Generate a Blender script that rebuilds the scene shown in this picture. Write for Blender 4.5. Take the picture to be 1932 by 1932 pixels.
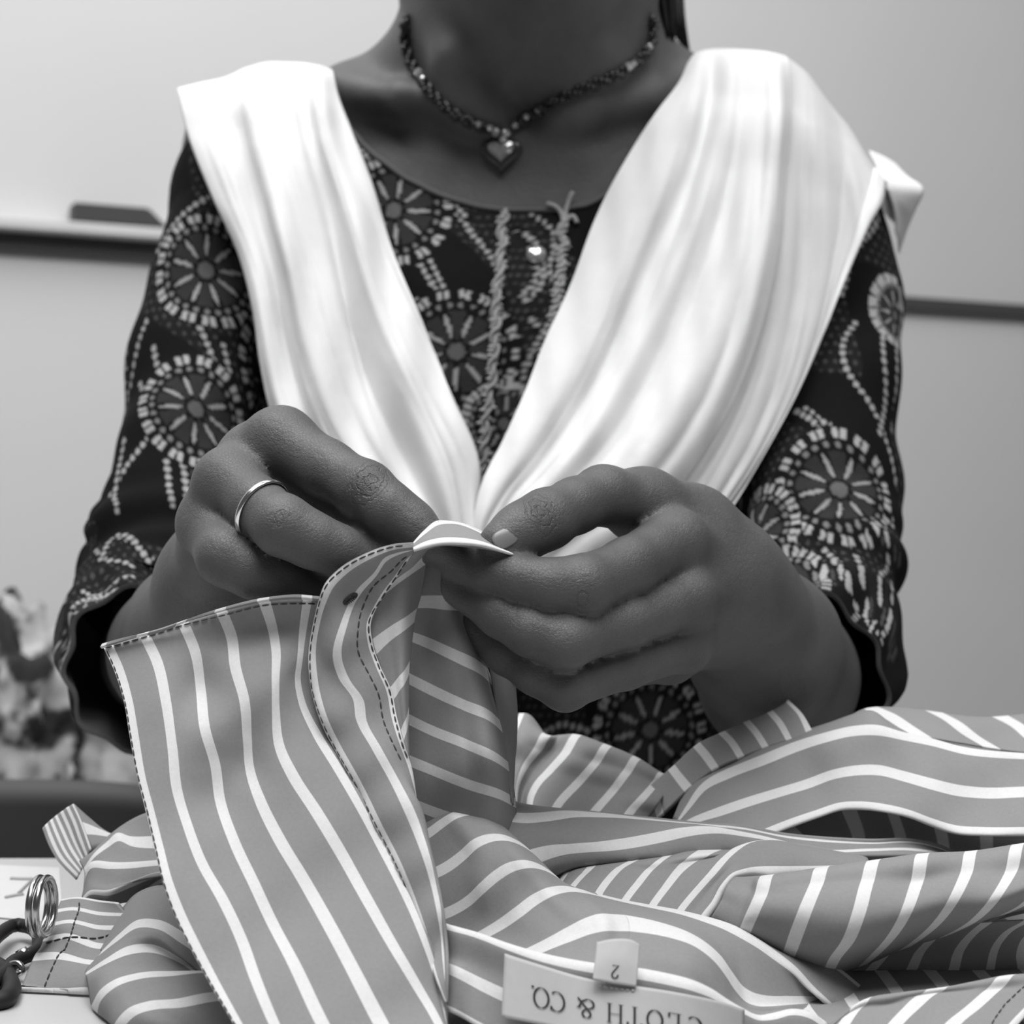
import bpy, bmesh, math, random, time
import numpy as np
from mathutils import Vector, Matrix, noise
from mathutils.bvhtree import BVHTree

T0 = time.time()
random.seed(7)
rng = np.random.default_rng(7)
for o in list(bpy.data.objects):
    bpy.data.objects.remove(o)
SC = bpy.context.scene
COL = SC.collection

# ------------------------------------------------------------------ camera
F = 3100.0            # focal length in pixels of the 1932 px frame
CZ = 0.91             # camera height
cam_d = bpy.data.cameras.new('camera')
cam = bpy.data.objects.new('camera', cam_d)
COL.objects.link(cam)
cam.location = (0, 0, CZ)
cam.rotation_euler = (math.pi / 2, 0, 0)
cam_d.sensor_width = 36
cam_d.lens = F / 1932 * 36
cam_d.clip_start = 0.02
cam_d.dof.use_dof = True
cam_d.dof.focus_distance = 0.56
cam_d.dof.aperture_fstop = 13.0
SC.camera = cam

# ------------------------------------------------------------------ world, lamps, exposure
world = bpy.data.worlds.new('world')
SC.world = world
world.use_nodes = True
bg = world.node_tree.nodes['Background']
bg.inputs[0].default_value = (1, 1, 1, 1)
bg.inputs[1].default_value = 0.065


def area(name, loc, target, size, size_y, power):
    l = bpy.data.lights.new(name, 'AREA')
    l.shape = 'RECTANGLE'
    l.size, l.size_y, l.energy = size, size_y, power
    o = bpy.data.objects.new(name, l)
    COL.objects.link(o)
    o.location = loc
    d = Vector(target) - Vector(loc)
    o.rotation_euler = d.to_track_quat('-Z', 'Y').to_euler()
    return o


area('ceiling_or_fill_lamp', (-0.45, 0.45, 2.55), (-0.1, 0.80, 0.9), 1.6, 0.7, 30)
area('ceiling_or_fill_lamp', (0.40, 1.10, 2.65), (0.7, 1.9, 1.0), 1.8, 0.4, 10)  # added fill aimed at the back wall to brighten it, not a known fixture
area('ceiling_or_fill_lamp', (0.40, -0.15, 2.55), (0.1, 0.8, 0.9), 1.8, 0.7, 28)  # added fill from the camera side, lifts the chest and right of the shawl
SC.view_settings.view_transform = 'Standard'
SC.view_settings.look = 'None'
SC.view_settings.gamma = 1
SC.view_settings.use_curve_mapping = False
SC.view_settings.exposure = 0.0
SC.cycles.max_bounces = 6
SC.cycles.diffuse_bounces = 4


# ------------------------------------------------------------------ helpers
def P(px, py, d):
    """a point seen at pixel px, py, d millimetres in front of the camera"""
    y = d / 1000.0
    return np.array([(px - 966) / F * y, y, CZ - (py - 966) / F * y])


def PA(a):
    a = np.asarray(a, float)
    y = a[..., 2] / 1000.0
    return np.stack([(a[..., 0] - 966) / F * y, y, CZ - (a[..., 1] - 966) / F * y], -1)


def tag(o, label=None, cat=None, group=None, kind=None):
    if label: o['label'] = label
    if cat: o['category'] = cat
    if group: o['group'] = group
    if kind: o['kind'] = kind
    return o


def empty(name, loc, label=None, cat=None, group=None):
    o = bpy.data.objects.new(name, None)
    COL.objects.link(o)
    o.location = loc
    o.empty_display_size = 0.05
    tag(o, label, cat, group)
    return o


def put(name, me, mat=None, parent=None, smooth=True):
    o = bpy.data.objects.new(name, me)
    COL.objects.link(o)
    if mat is not None:
        me.materials.append(mat)
    if smooth and len(me.polygons):
        me.polygons.foreach_set('use_smooth', [True] * len(me.polygons))
    if parent is not None:
        o.parent = parent
        o.matrix_parent_inverse = Matrix.Identity(4)
        # the geometry is in world coordinates: bring it into the frame of the parent
        w = Vector((0, 0, 0))
        p = parent
        while p is not None:
            w += p.location
            p = p.parent
        o.location = -w + Vector((0, 0, 0))
    return o


def mesh_np(name, V, Fq):
    me = bpy.data.meshes.new(name)
    V = np.asarray(V, np.float32)
    Fq = np.asarray(Fq, np.int32)
    n, k = Fq.shape
    me.vertices.add(len(V))
    me.vertices.foreach_set('co', V.ravel())
    me.loops.add(n * k)
    me.loops.foreach_set('vertex_index', Fq.ravel())
    me.polygons.add(n)
    me.polygons.foreach_set('loop_start', np.arange(n, dtype=np.int32) * k)
    me.update(calc_edges=True)
    me.validate()
    return me


def bm_mesh(name, bm):
    me = bpy.data.meshes.new(name)
    bmesh.ops.recalc_face_normals(bm, faces=bm.faces)
    bm.to_mesh(me)
    bm.free()
    return me


def add_box(bm, x0, x1, y0, y1, z0, z1, bevel=0.0, M=None):
    vs = [bm.verts.new((x, y, z)) for x in (x0, x1) for y in (y0, y1) for z in (z0, z1)]
    fs = [(0, 1, 3, 2), (4, 6, 7, 5), (0, 4, 5, 1), (2, 3, 7, 6), (0, 2, 6, 4), (1, 5, 7, 3)]
    faces = [bm.faces.new([vs[i] for i in f]) for f in fs]
    if bevel:
        es = list({e for f in faces for e in f.edges})
        r = bmesh.ops.bevel(bm, geom=es, offset=bevel, segments=3, affect='EDGES', profile=0.5)
        vs = list({v for f in r['faces'] for v in f.verts} | {v for v in vs if v.is_valid})
    if M is not None:
        for v in vs:
            v.co = M @ v.co


def hermite(X, t, tq):
    """C1 spline through X[k] at parameters t[k], sampled at tq"""
    X = np.asarray(X, float)
    n = len(X)
    if n == 1:
        return np.repeat(X, len(tq), 0)
    dt = np.diff(t)
    sec = (X[1:] - X[:-1]) / dt.reshape((-1,) + (1,) * (X.ndim - 1))
    m = np.empty_like(X)
    m[0], m[-1] = sec[0], sec[-1]
    if n > 2:
        w = dt.reshape((-1,) + (1,) * (X.ndim - 1))
        m[1:-1] = (sec[:-1] * w[1:] + sec[1:] * w[:-1]) / (w[1:] + w[:-1])
    i = np.clip(np.searchsorted(t, tq, 'right') - 1, 0, n - 2)
    h = dt[i]
    s = ((tq - t[i]) / h)
    sh = (-1,) + (1,) * (X.ndim - 1)
    s = s.reshape(sh)
    h = h.reshape(sh)
    return ((2 * s**3 - 3 * s**2 + 1) * X[i] + (s**3 - 2 * s**2 + s) * h * m[i]
            + (-2 * s**3 + 3 * s**2) * X[i + 1] + (s**3 - s**2) * h * m[i + 1])


def crow(s):
    """'x,y,d x,y ...' -> array; missing depths are interpolated along the row"""
    pts, dk = [], []
    for i, tok in enumerate(s.split()):
        c = [float(v) for v in tok.split(',')]
        pts.append(c[:2])
        if len(c) > 2:
            dk.append((i, c[2]))
    pts = np.array(pts)
    L = np.concatenate([[0], np.cumsum(np.hypot(*np.diff(pts, axis=0).T))])
    d = np.interp(L, [L[i] for i, _ in dk], [v for _, v in dk])
    return np.column_stack([pts, d])


def resample(pts, n, by2d=True):
    q = pts[:, :2] if by2d else pts
    seg = np.sqrt((np.diff(q, axis=0)**2).sum(1)) + 1e-6
    t = np.concatenate([[0], np.cumsum(seg)])
    tq = np.linspace(0, t[-1], max(60, n * 4))
    X = hermite(pts, t, tq)
    q = X[:, :2] if by2d else X
    L = np.concatenate([[0], np.cumsum(np.sqrt((np.diff(q, axis=0)**2).sum(1)))])
    Lq = np.linspace(0, L[-1], n)
    return np.column_stack([np.interp(Lq, L, X[:, k]) for k in range(X.shape[1])])


class Patch:
    """a sheet of cloth lofted through rows (u, row of points)"""

    def __init__(self, rows, nt=70, ns=8, relief=None, by2d=True, fold=None):
        R = np.stack([resample(crow(r), nt, by2d) for _, r in rows])     # rows, nt, 3
        U = np.array([u for u, _ in rows], float)
        k = len(rows)
        self.ns, self.nt, self.k = ns, nt, k
        tq = np.linspace(0, k - 1, (k - 1) * ns + 1)
        G = hermite(R, np.arange(k, dtype=float), tq)
        self.U = np.interp(tq, np.arange(k), U)
        if relief is not None:
            G[..., 2] += relief(G[..., 0], G[..., 1])
        if fold is not None:
            G[..., 2] += fold(tq[:, None], np.linspace(0, 1, nt)[None])
        self.W = PA(G)
        self.W[..., 2] = np.maximum(self.W[..., 2], 0.7515)       # never through the tabletop

    def mesh(self, name):
        nu, nt = self.W.shape[:2]
        V = self.W.reshape(-1, 3)
        i, j = np.meshgrid(np.arange(nu - 1), np.arange(nt - 1), indexing='ij')
        a = (i * nt + j).ravel()
        Fq = np.column_stack([a, a + 1, a + nt + 1, a + nt])
        me = mesh_np(name, V, Fq)
        L = np.sqrt((np.diff(self.W, axis=1)**2).sum(-1))
        vv = np.concatenate([np.zeros((nu, 1)), np.cumsum(L, 1)], 1)
        uv = np.stack([np.broadcast_to(self.U[:, None], (nu, nt)), vv * 80], -1).reshape(-1, 2)
        lay = me.uv_layers.new(name='stripe')
        vi = np.empty(len(me.loops), np.int32)
        me.loops.foreach_get('vertex_index', vi)
        lay.data.foreach_set('uv', uv[vi].astype(np.float32).ravel())
        return me

    def at(self, i, t):
        """i: row number (float), t in 0..1 -> world point and normal facing the camera"""
        a = np.clip(i * self.ns, 0, self.W.shape[0] - 1.001)
        b = np.clip(t * (self.nt - 1), 0, self.nt - 1.001)
        i0, j0 = int(a), int(b)
        fa, fb = a - i0, b - j0
        W = self.W
        p = (W[i0, j0] * (1 - fa) * (1 - fb) + W[i0 + 1, j0] * fa * (1 - fb)
             + W[i0, j0 + 1] * (1 - fa) * fb + W[i0 + 1, j0 + 1] * fa * fb)
        n = np.cross(W[i0 + 1, j0] - W[i0, j0], W[i0, j0 + 1] - W[i0, j0])
        n = n / (np.linalg.norm(n) + 1e-12)
        if np.dot(n, np.array([0, 0, CZ]) - p) < 0:
            n = -n
        return p, n


def cloth(name, patch, mat, parent, thick=0.0006, rim=True):
    o = put(name, patch.mesh(name), mat, parent)
    if thick:
        m = o.modifiers.new('thickness', 'SOLIDIFY')
        m.thickness = thick
        m.offset = 0
        m.use_rim = rim
    return o


def frames(C):
    C = np.asarray(C, float)
    T = np.gradient(C, axis=0)
    T /= np.linalg.norm(T, axis=1)[:, None] + 1e-12
    N = np.empty_like(C)
    ref = np.array([0, 0, 1.0]) if abs(T[0][2]) < 0.9 else np.array([0, 1.0, 0])
    n = ref - T[0] * np.dot(ref, T[0])
    n /= np.linalg.norm(n)
    for i in range(len(C)):
        n = n - T[i] * np.dot(n, T[i])
        n /= np.linalg.norm(n) + 1e-12
        N[i] = n
    return T, N, np.cross(T, N)


def tube_np(C, r, seg=8, caps=True):
    C = np.asarray(C, float)
    n = len(C)
    r = np.broadcast_to(np.asarray(r, float), (n,))
    T, N, B = frames(C)
    a = np.linspace(0, 2 * math.pi, seg, endpoint=False)
    V = C[:, None] + r[:, None, None] * (np.cos(a)[None, :, None] * N[:, None] + np.sin(a)[None, :, None] * B[:, None])
    V = V.reshape(-1, 3)
    Fq = []
    for i in range(n - 1):
        for j in range(seg):
            k = (j + 1) % seg
            Fq.append((i * seg + j, i * seg + k, (i + 1) * seg + k, (i + 1) * seg + j))
    if caps:
        V = np.vstack([V, C[0], C[-1]])
        for j in range(seg):
            k = (j + 1) % seg
            Fq.append((n * seg, k, j, j))
            Fq.append((n * seg + 1, (n - 1) * seg + j, (n - 1) * seg + k, (n - 1) * seg + k))
    return V, Fq


class MB:
    """collects geometry for one mesh"""

    def __init__(self):
        self.V, self.F, self.n = [], [], 0

    def add(self, V, Fq):
        for f in Fq:
            f = list(dict.fromkeys(f))
            self.F.append([i + self.n for i in f])
        self.V.extend([tuple(v) for v in V])
        self.n = len(self.V)

    def tube(self, C, r, seg=8, caps=True):
        self.add(*tube_np(C, r, seg, caps))

    def ball(self, c, r, nu=10, nv=7, sc=(1, 1, 1), M=None):
        V, Fq = [], []
        for i in range(nv + 1):
            th = math.pi * i / nv
            for j in range(nu):
                ph = 2 * math.pi * j / nu
                v = Vector((math.sin(th) * math.cos(ph) * r * sc[0], math.sin(th) * math.sin(ph) * r * sc[1], math.cos(th) * r * sc[2]))
                if M is not None: v = M @ v
                V.append((v.x + c[0], v.y + c[1], v.z + c[2]))
        for i in range(nv):
            for j in range(nu):
                k = (j + 1) % nu
                Fq.append((i * nu + j, (i + 1) * nu + j, (i + 1) * nu + k, i * nu + k))
        self.add(V, Fq)

    def mesh(self, name):
        me = bpy.data.meshes.new(name)
        me.from_pydata(self.V, [], self.F)
        bm = bmesh.new()
        bm.from_mesh(me)
        bmesh.ops.remove_doubles(bm, verts=bm.verts, dist=1e-7)
        bmesh.ops.recalc_face_normals(bm, faces=bm.faces)
        bm.to_mesh(me)
        bm.free()
        return me

    def build(self, name, mat, parent=None, smooth=True):
        return put(name, self.mesh(name), mat, parent, smooth)


# ------------------------------------------------------------------ materials
class NT:
    def __init__(self, name):
        self.m = bpy.data.materials.new(name)
        self.m.use_nodes = True
        self.t = self.m.node_tree
        self.b = self.t.nodes['Principled BSDF']

    def n(self, typ, **kw):
        x = self.t.nodes.new(typ)
        for k, v in kw.items():
            setattr(x, k, v)
        return x

    def put(self, sock, v):
        if isinstance(v, (int, float)):
            sock.default_value = v
        elif isinstance(v, tuple):
            sock.default_value = v
        else:
            self.t.links.new(v, sock)

    def math(self, op, a, b=0.0, c=0.0):
        x = self.n('ShaderNodeMath', operation=op)
        self.put(x.inputs[0], a)
        self.put(x.inputs[1], b)
        self.put(x.inputs[2], c)
        return x.outputs[0]

    def ramp(self, v, a, b, lo=0.0, hi=1.0):
        x = self.n('ShaderNodeMapRange')
        x.interpolation_type = 'SMOOTHSTEP'
        self.put(x.inputs[0], v)
        for i, q in enumerate((a, b, lo, hi)):
            x.inputs[i + 1].default_value = q
        return x.outputs[0]

    def noise(self, scale, detail=2, vec=None, rough=0.5):
        x = self.n('ShaderNodeTexNoise')
        x.inputs['Scale'].default_value = scale
        x.inputs['Detail'].default_value = detail
        x.inputs['Roughness'].default_value = rough
        if vec is None:
            vec = self.n('ShaderNodeNewGeometry').outputs['Position']
        self.t.links.new(vec, x.inputs['Vector'])
        return x.outputs[0]

    def grey(self, v):
        x = self.n('ShaderNodeCombineColor')
        for i in range(3):
            self.put(x.inputs[i], v)
        return x.outputs[0]

    def color(self, v):
        if isinstance(v, (int, float)):
            self.b.inputs['Base Color'].default_value = (v, v, v, 1)
        else:
            self.t.links.new(self.grey(v), self.b.inputs['Base Color'])

    def bump(self, h, strength, dist):
        x = self.n('ShaderNodeBump')
        x.inputs['Strength'].default_value = strength
        x.inputs['Distance'].default_value = dist
        self.t.links.new(h, x.inputs['Height'])
        self.t.links.new(x.outputs[0], self.b.inputs['Normal'])

    def set(self, **kw):
        for k, v in kw.items():
            self.b.inputs[k.replace('_', ' ')].default_value = v
        return self.m


def plain(name, v, rough=0.6, var=0.06, scale=30, metal=0.0, bump=0.0):
    t = NT(name)
    nz = t.noise(scale, 3)
    t.color(t.math('MULTIPLY', t.math('ADD', t.math('MULTIPLY', t.math('SUBTRACT', nz, 0.5), var * 2), 1.0), v))
    if bump:
        t.bump(t.noise(scale * 8, 3), bump, 0.002)
    t.set(Roughness=rough, Metallic=metal)
    return t.m


def stripe_mat(name, lo, hi, half=0.135):
    t = NT(name)
    uv = t.n('ShaderNodeUVMap', uv_map='stripe').outputs[0]
    sep = t.n('ShaderNodeSeparateXYZ')
    t.t.links.new(uv, sep.inputs[0])
    f = t.math('FRACT', t.math('ADD', sep.outputs[0], 0.5))
    d = t.math('ABSOLUTE', t.math('SUBTRACT', f, 0.5))
    s = t.ramp(d, half - 0.006, half + 0.006, 1.0, 0.0)
    g = t.noise(900, 2)
    v = t.math('ADD', t.math('MULTIPLY', s, hi - lo), lo)
    v = t.math('MULTIPLY', v, t.math('ADD', t.math('MULTIPLY', g, 0.16), 0.92))
    t.color(v)
    t.bump(t.math('ADD', t.math('MULTIPLY', t.noise(60, 3), 1.0), t.math('MULTIPLY', t.noise(1600, 1), 0.10)), 0.35, 0.0012)
    t.set(Roughness=0.85)
    t.b.inputs['Specular IOR Level'].default_value = 0.2
    return t.m


M = {}
M['stripe'] = stripe_mat('striped_cotton', 0.245, 0.64)
M['thread'] = plain('dark_thread', 0.045, 0.8)
M['wall'] = plain('wall_paint', 0.66, 0.8, 0.05, 3.0)
M['floor'] = plain('floor_concrete', 0.25, 0.7, 0.15, 6)
M['table'] = plain('white_laminate', 0.48, 0.45, 0.02, 12)
M['metal_leg'] = plain('grey_metal', 0.25, 0.4, 0.05, 30, 0.8)
M['dark'] = plain('dark_plastic', 0.045, 0.55)
M['ledge'] = plain('white_ledge', 0.62, 0.6)
M['trim'] = plain('dark_trim', 0.07, 0.6)
M['steel'] = plain('steel', 0.55, 0.22, 0.05, 200, 1.0)
M['silver'] = plain('silver', 0.85, 0.2, 0.03, 300, 1.0)
M['black'] = plain('black_cord', 0.006, 0.6)
M['label'] = plain('label_satin', 0.42, 0.6, 0.05, 400)
M['ink'] = plain('label_ink', 0.012, 0.7)
M['cord'] = plain('crochet_cord', 0.36, 0.9, 0.4, 500, bump=0.5)
M['paper'] = plain('paper', 0.62, 0.8, 0.03, 60)

# white muslin
t = NT('white_muslin')
t.color(t.math('ADD', t.math('MULTIPLY', t.noise(40, 3), 0.06), 0.76))
t.bump(t.math('ADD', t.noise(50, 4), t.math('MULTIPLY', t.noise(900, 2), 0.15)), 0.3, 0.002)
t.set(Roughness=0.9)
t.b.inputs['Specular IOR Level'].default_value = 0.1
M['muslin'] = t.m

t = NT('sheer_muslin')
t.color(t.math('ADD', t.math('MULTIPLY', t.noise(40, 3), 0.06), 0.76))
t.bump(t.math('ADD', t.noise(50, 4), t.math('MULTIPLY', t.noise(900, 2), 0.15)), 0.3, 0.002)
t.set(Roughness=0.9, Alpha=0.74)
t.b.inputs['Specular IOR Level'].default_value = 0.1
M['sheer'] = t.m

# skin
t = NT('skin')
ak = t.n('ShaderNodeAttribute', attribute_name='kr').outputs['Fac']
mask = t.ramp(ak, 0.35, 1.15, 1.0, 0.0)
wob = t.noise(330, 4)
wr = t.math('SINE', t.math('ADD', t.math('MULTIPLY', ak, 25.0), t.math('MULTIPLY', wob, 15.0)))
wr = t.ramp(wr, 0.35, 1.0, 0.0, -1.0)
vor = t.n('ShaderNodeTexVoronoi')
vor.feature = 'DISTANCE_TO_EDGE'
vor.inputs['Scale'].default_value = 900
t.t.links.new(t.n('ShaderNodeNewGeometry').outputs['Position'], vor.inputs['Vector'])
cell = t.ramp(vor.outputs['Distance'], 0.0, 0.12)
h = t.math('ADD', t.math('MULTIPLY', t.math('MULTIPLY', wr, mask), 1.0), t.math('MULTIPLY', t.noise(420, 5, rough=0.65), 0.60))
h = t.math('ADD', h, t.math('MULTIPLY', cell, 0.10))
t.bump(h, 0.55, 0.0011)
tone = t.math('ADD', t.math('MULTIPLY', t.noise(45, 4), 0.07), 0.056)
tone = t.math('MULTIPLY', tone, t.math('SUBTRACT', 1.0, t.math('MULTIPLY', mask, 0.10)))
t.color(tone)
t.set(Roughness=0.47)
t.b.inputs['Specular IOR Level'].default_value = 0.45
M['skin'] = t.m
M['nail'] = plain('nail', 0.19, 0.25, 0.05, 200)
M['hair'] = plain('black_hair', 0.008, 0.75, 0.3, 300)
M['hair'].node_tree.nodes['Principled BSDF'].inputs['Specular IOR Level'].default_value = 0.15

# printed kurta cloth: the print is a colour attribute of the cloth
t = NT('printed_cotton')
a = t.n('ShaderNodeAttribute', attribute_name='print').outputs['Fac']
t.color(t.math('MULTIPLY', a, t.math('ADD', t.math('MULTIPLY', t.noise(700, 2), 0.5), 0.75)))
t.bump(t.noise(60, 3), 0.4, 0.002)
t.set(Roughness=0.9)
t.b.inputs['Specular IOR Level'].default_value = 0.12
M['print'] = t.m
M['lining'] = plain('sleeve_lining', 0.09, 0.9)

# ------------------------------------------------------------------ room
wa = P(0, 966, 1750)
wb = P(1700, 966, 2275)
wdir = (wb - wa)[:2] / np.linalg.norm((wb - wa)[:2])
wnor = np.array([wdir[1], -wdir[0]])        # towards the camera
if wnor[1] > 0: wnor = -wnor
WM = Matrix(((wdir[0], -wnor[0], 0, wa[0]), (wdir[1], -wnor[1], 0, wa[1]), (0, 0, 1, 0), (0, 0, 0, 1)))


def wall_box(name, s0, s1, t0, t1, z0, z1, mat, bevel=0.0, parent=None):
    """s along the wall, t away from the camera (negative is in front of the wall)"""
    bm = bmesh.new()
    add_box(bm, s0, s1, t0, t1, z0, z1, bevel, WM)
    return put(name, bm_mesh(name, bm), mat, parent, smooth=False)


tag(wall_box('wall_back', -2.5, 4.5, 0.0, 0.1, 0, 2.9, M['wall']), kind='structure')
bm = bmesh.new()
add_box(bm, -3.2, 4.2, -2.0, 4.2, -0.1, 0)
tag(put('floor', bm_mesh('floor', bm), M['floor'], None, False), kind='structure')
LZ = CZ + 511 / F * 1.75
tag(wall_box('trim_1', -2.5, 4.5, -0.012, 0.0, LZ - 0.010, LZ + 0.009, M['trim'], 0.002), kind='structure')
lg = wall_box('ledge', -2.5, 0.42, -0.035, -0.0005, LZ + 0.009, LZ + 0.021, M['ledge'], 0.002)
tag(lg, kind='structure')
lg.name = 'trim_2'
# duster on the ledge
bm = bmesh.new()
z0, z1 = LZ + 0.0213, LZ + 0.0213 + 0.021
s0 = 0.0715
prof = [(s0, z0), (s0 + 0.103, z0), (s0 + 0.080, z1), (s0, z1)]
fr = [bm.verts.new((s, -0.032, z)) for s, z in prof]
bk = [bm.verts.new((s, -0.004, z)) for s, z in prof]
bm.faces.new(fr)
bm.faces.new(bk[::-1])
for i in range(4):
    j = (i + 1) % 4
    bm.faces.new((fr[i], bk[i], bk[j], fr[j]))
bmesh.ops.bevel(bm, geom=list(bm.edges), offset=0.0015, segments=2, affect='EDGES')
for v in bm.verts: v.co = WM @ v.co
dr = empty('board_duster', WM @ Vector((s0 + 0.04, -0.018, z0)), 'dark oblong board duster with a slanted end lying on the wall ledge', 'duster')
put('block', bm_mesh('block', bm), M['dark'], dr, False)
wall_box('felt_pad', s0 + 0.003, s0 + 0.095, -0.030, -0.006, z0 - 0.0012, z0 + 0.0004, M['black'], 0, dr)

# table
tb = empty('work_table', (0.1, 0.46, 0), 'white laminate work table under the striped shirt', 'table')
TZ = 0.75
bm = bmesh.new()
add_box(bm, -0.62, 0.82, 0.16, 0.762, TZ - 0.026, TZ, 0.003)
put('tabletop', bm_mesh('tabletop', bm), M['table'], tb, False)
for x in (-0.57, 0.77):
    for y in (0.21, 0.71):
        bm = bmesh.new()
        add_box(bm, x - 0.018, x + 0.018, y - 0.018, y + 0.018, 0, TZ - 0.026, 0.003)
        put('leg', bm_mesh('leg', bm), M['metal_leg'], tb, False)
for y in (0.21, 0.71):
    bm = bmesh.new()
    add_box(bm, -0.552, 0.752, y - 0.01, y + 0.01, TZ - 0.075, TZ - 0.026)
    put('apron', bm_mesh('apron', bm), M['metal_leg'], tb, False)


#%%BODY
# ------------------------------------------------------------------ the body: one implicit surface
def smin(a, b, k):
    h = np.maximum(k - np.abs(a - b), 0) / k
    return np.minimum(a, b) - h * h * k * 0.25


def cap(Q, a, b, ra, rb):
    ba = b - a
    pa = Q - a
    h = np.clip(pa @ ba / (ba @ ba), 0, 1)
    return np.sqrt(((pa - h[:, None] * ba)**2).sum(1)) - (ra + (rb - ra) * h)


def J(s):
    """'px,py,d,r ...' (r in mm) -> list of (point, radius)"""
    out = []
    for tok in s.split():
        x, y, d, r = [float(v) for v in tok.split(',')]
        out.append((P(x, y, d), r / 1000))
    return out


def chain(Q, js, k=0.004):
    d = None
    for (a, ra), (b, rb) in zip(js[:-1], js[1:]):
        c = cap(Q, a, b, ra, rb)
        d = c if d is None else smin(d, c, k)
    return d


LH = dict(
    fingers=[J('530,835,592,12.3 618,885,578,9.8 690,926,566,9.9 735,962,561,8.9 775,992,560,8.4 812,1026,557,7.0'),      # index
             J('478,868,598,12 606,958,586,8.6 690,1010,568,7.4 748,1050,562,6.6'),                   # middle
             J('432,912,585,11.8 485,955,568,9.8 535,992,553,10.0 590,1020,554,9.0 640,1040,557,8.3 712,1072,563,7.2'),        # ring
             J('398,990,588,11.5 428,1050,566,10.0 480,1078,564,9.0 530,1095,565,8.3 605,1118,568,7.0')],          # little
    thumb=J('470,1075,640,15 600,1080,618,11 715,1062,592,10 790,1040,570,8'),
    palm=[J('530,835,592,12.3 450,1030,650,17'), J('478,868,598,12 435,1050,652,17'),
          J('432,912,585,12.0 420,1075,650,17'), J('398,990,588,11.3 405,1100,645,16'),
          J('405,1100,645,16 470,1075,640,16')],
    arm=J('420,1120,655,21 408,1148,672,22 372,1190,705,26 342,1230,742,28 310,1240,778,27'),
    upper=J('305,1240,785,26 335,960,850,25 430,440,925,26 540,330,950,26'))
RH = dict(
    fingers=[J('1270,1022,597,11.5 1185,1070,572,9.9 1095,1107,552,10.2 1035,1106,548,8.8 978,1092,548,7.4 930,1080,551,6.9 884,1070,557,6.3'),
             J('1292,1130,592,10.8 1180,1174,568,8.7 1066,1212,547,8.7 1000,1192,547,7.9 944,1160,551,7.2 866,1112,561,6.2'),
             J('1288,1214,598,10 1180,1255,575,8.1 1066,1296,554,7.8 1010,1268,556,7.2 955,1232,562,6.9 893,1185,568,6.1'),
             J('1262,1240,622,9 1090,1275,592,7.5 985,1235,590,6.5 905,1190,588,5.5')],
    thumb=J('1300,1000,628,17 1215,955,608,13.5 1138,934,590,9.8 1085,954,577,8.9 1030,980,565,9.6 985,1003,557,8.9 945,1026,552,7.6'),
    palm=[J('1276,1022,598,11.5 1345,1080,640,17'), J('1298,1130,594,10.8 1355,1110,640,17'),
          J('1292,1214,600,10 1355,1130,640,16'), J('1266,1240,622,9.5 1350,1145,645,15'),
          J('1345,1080,640,17 1300,1000,628,17')],
    arm=J('1360,1105,640,21.5 1395,1150,662,22.5 1440,1218,700,29 1468,1276,745,32 1485,1290,778,29'),
    upper=J('1495,1280,785,27 1550,960,850,25 1560,440,925,26 1450,330,950,26'))


def hand_sdf(Q, H):
    palm = None
    for c in H['palm']:
        d = chain(Q, c)
        palm = d if palm is None else smin(palm, d, 0.009)
    fing = None
    for c in H['fingers']:
        d = chain(Q, c, 0.004)
        fing = d if fing is None else smin(fing, d, 0.0007)
    fing = smin(fing, chain(Q, H['thumb'], 0.006), 0.002)
    d = smin(palm, fing, 0.0055)
    d = smin(d, chain(Q, H['arm'], 0.02), 0.022)
    return smin(d, chain(Q, H['upper'], 0.02), 0.012)


# torso rings: z above camera, half width, half depth, centre y, exponent
TR = np.array([
    (-0.46, 0.175, 0.125, 0.975), (-0.30, 0.165, 0.120, 0.965), (-0.16, 0.138, 0.100, 0.955), (-0.02, 0.142, 0.100, 0.947), (0.06, 0.152, 0.104, 0.945),
    (0.12, 0.160, 0.099, 0.947), (0.16, 0.164, 0.090, 0.955), (0.185, 0.160, 0.078, 0.952),
    (0.203, 0.145, 0.066, 0.947), (0.216, 0.120, 0.059, 0.940), (0.228, 0.094, 0.054, 0.936),
    (0.243, 0.072, 0.050, 0.926), (0.262, 0.058, 0.050, 0.915), (0.30, 0.050, 0.05, 0.905)])
TX = 0.006


def ring_at(z):
    q = np.clip(z, TR[0, 0], TR[-1, 0])
    X = hermite(TR[:, 1:], TR[:, 0], np.atleast_1d(q))
    return X[:, 0], X[:, 1], X[:, 2]


def ell(Q, c, r):
    q = (Q - c) / r
    k = np.sqrt((q**2).sum(1))
    return (k - 1) * min(r)


clav = [J('950,222,868,7 880,205,866,6.0 760,182,874,6.0 640,172,900,6'), J('1040,222,868,7 1110,205,868,5.5 1230,185,886,5 1330,172,910,5')]
NECK = J('1000,315,932,56 1002,120,912,57 1004,-60,900,56 1004,-260,895,58')


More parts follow.
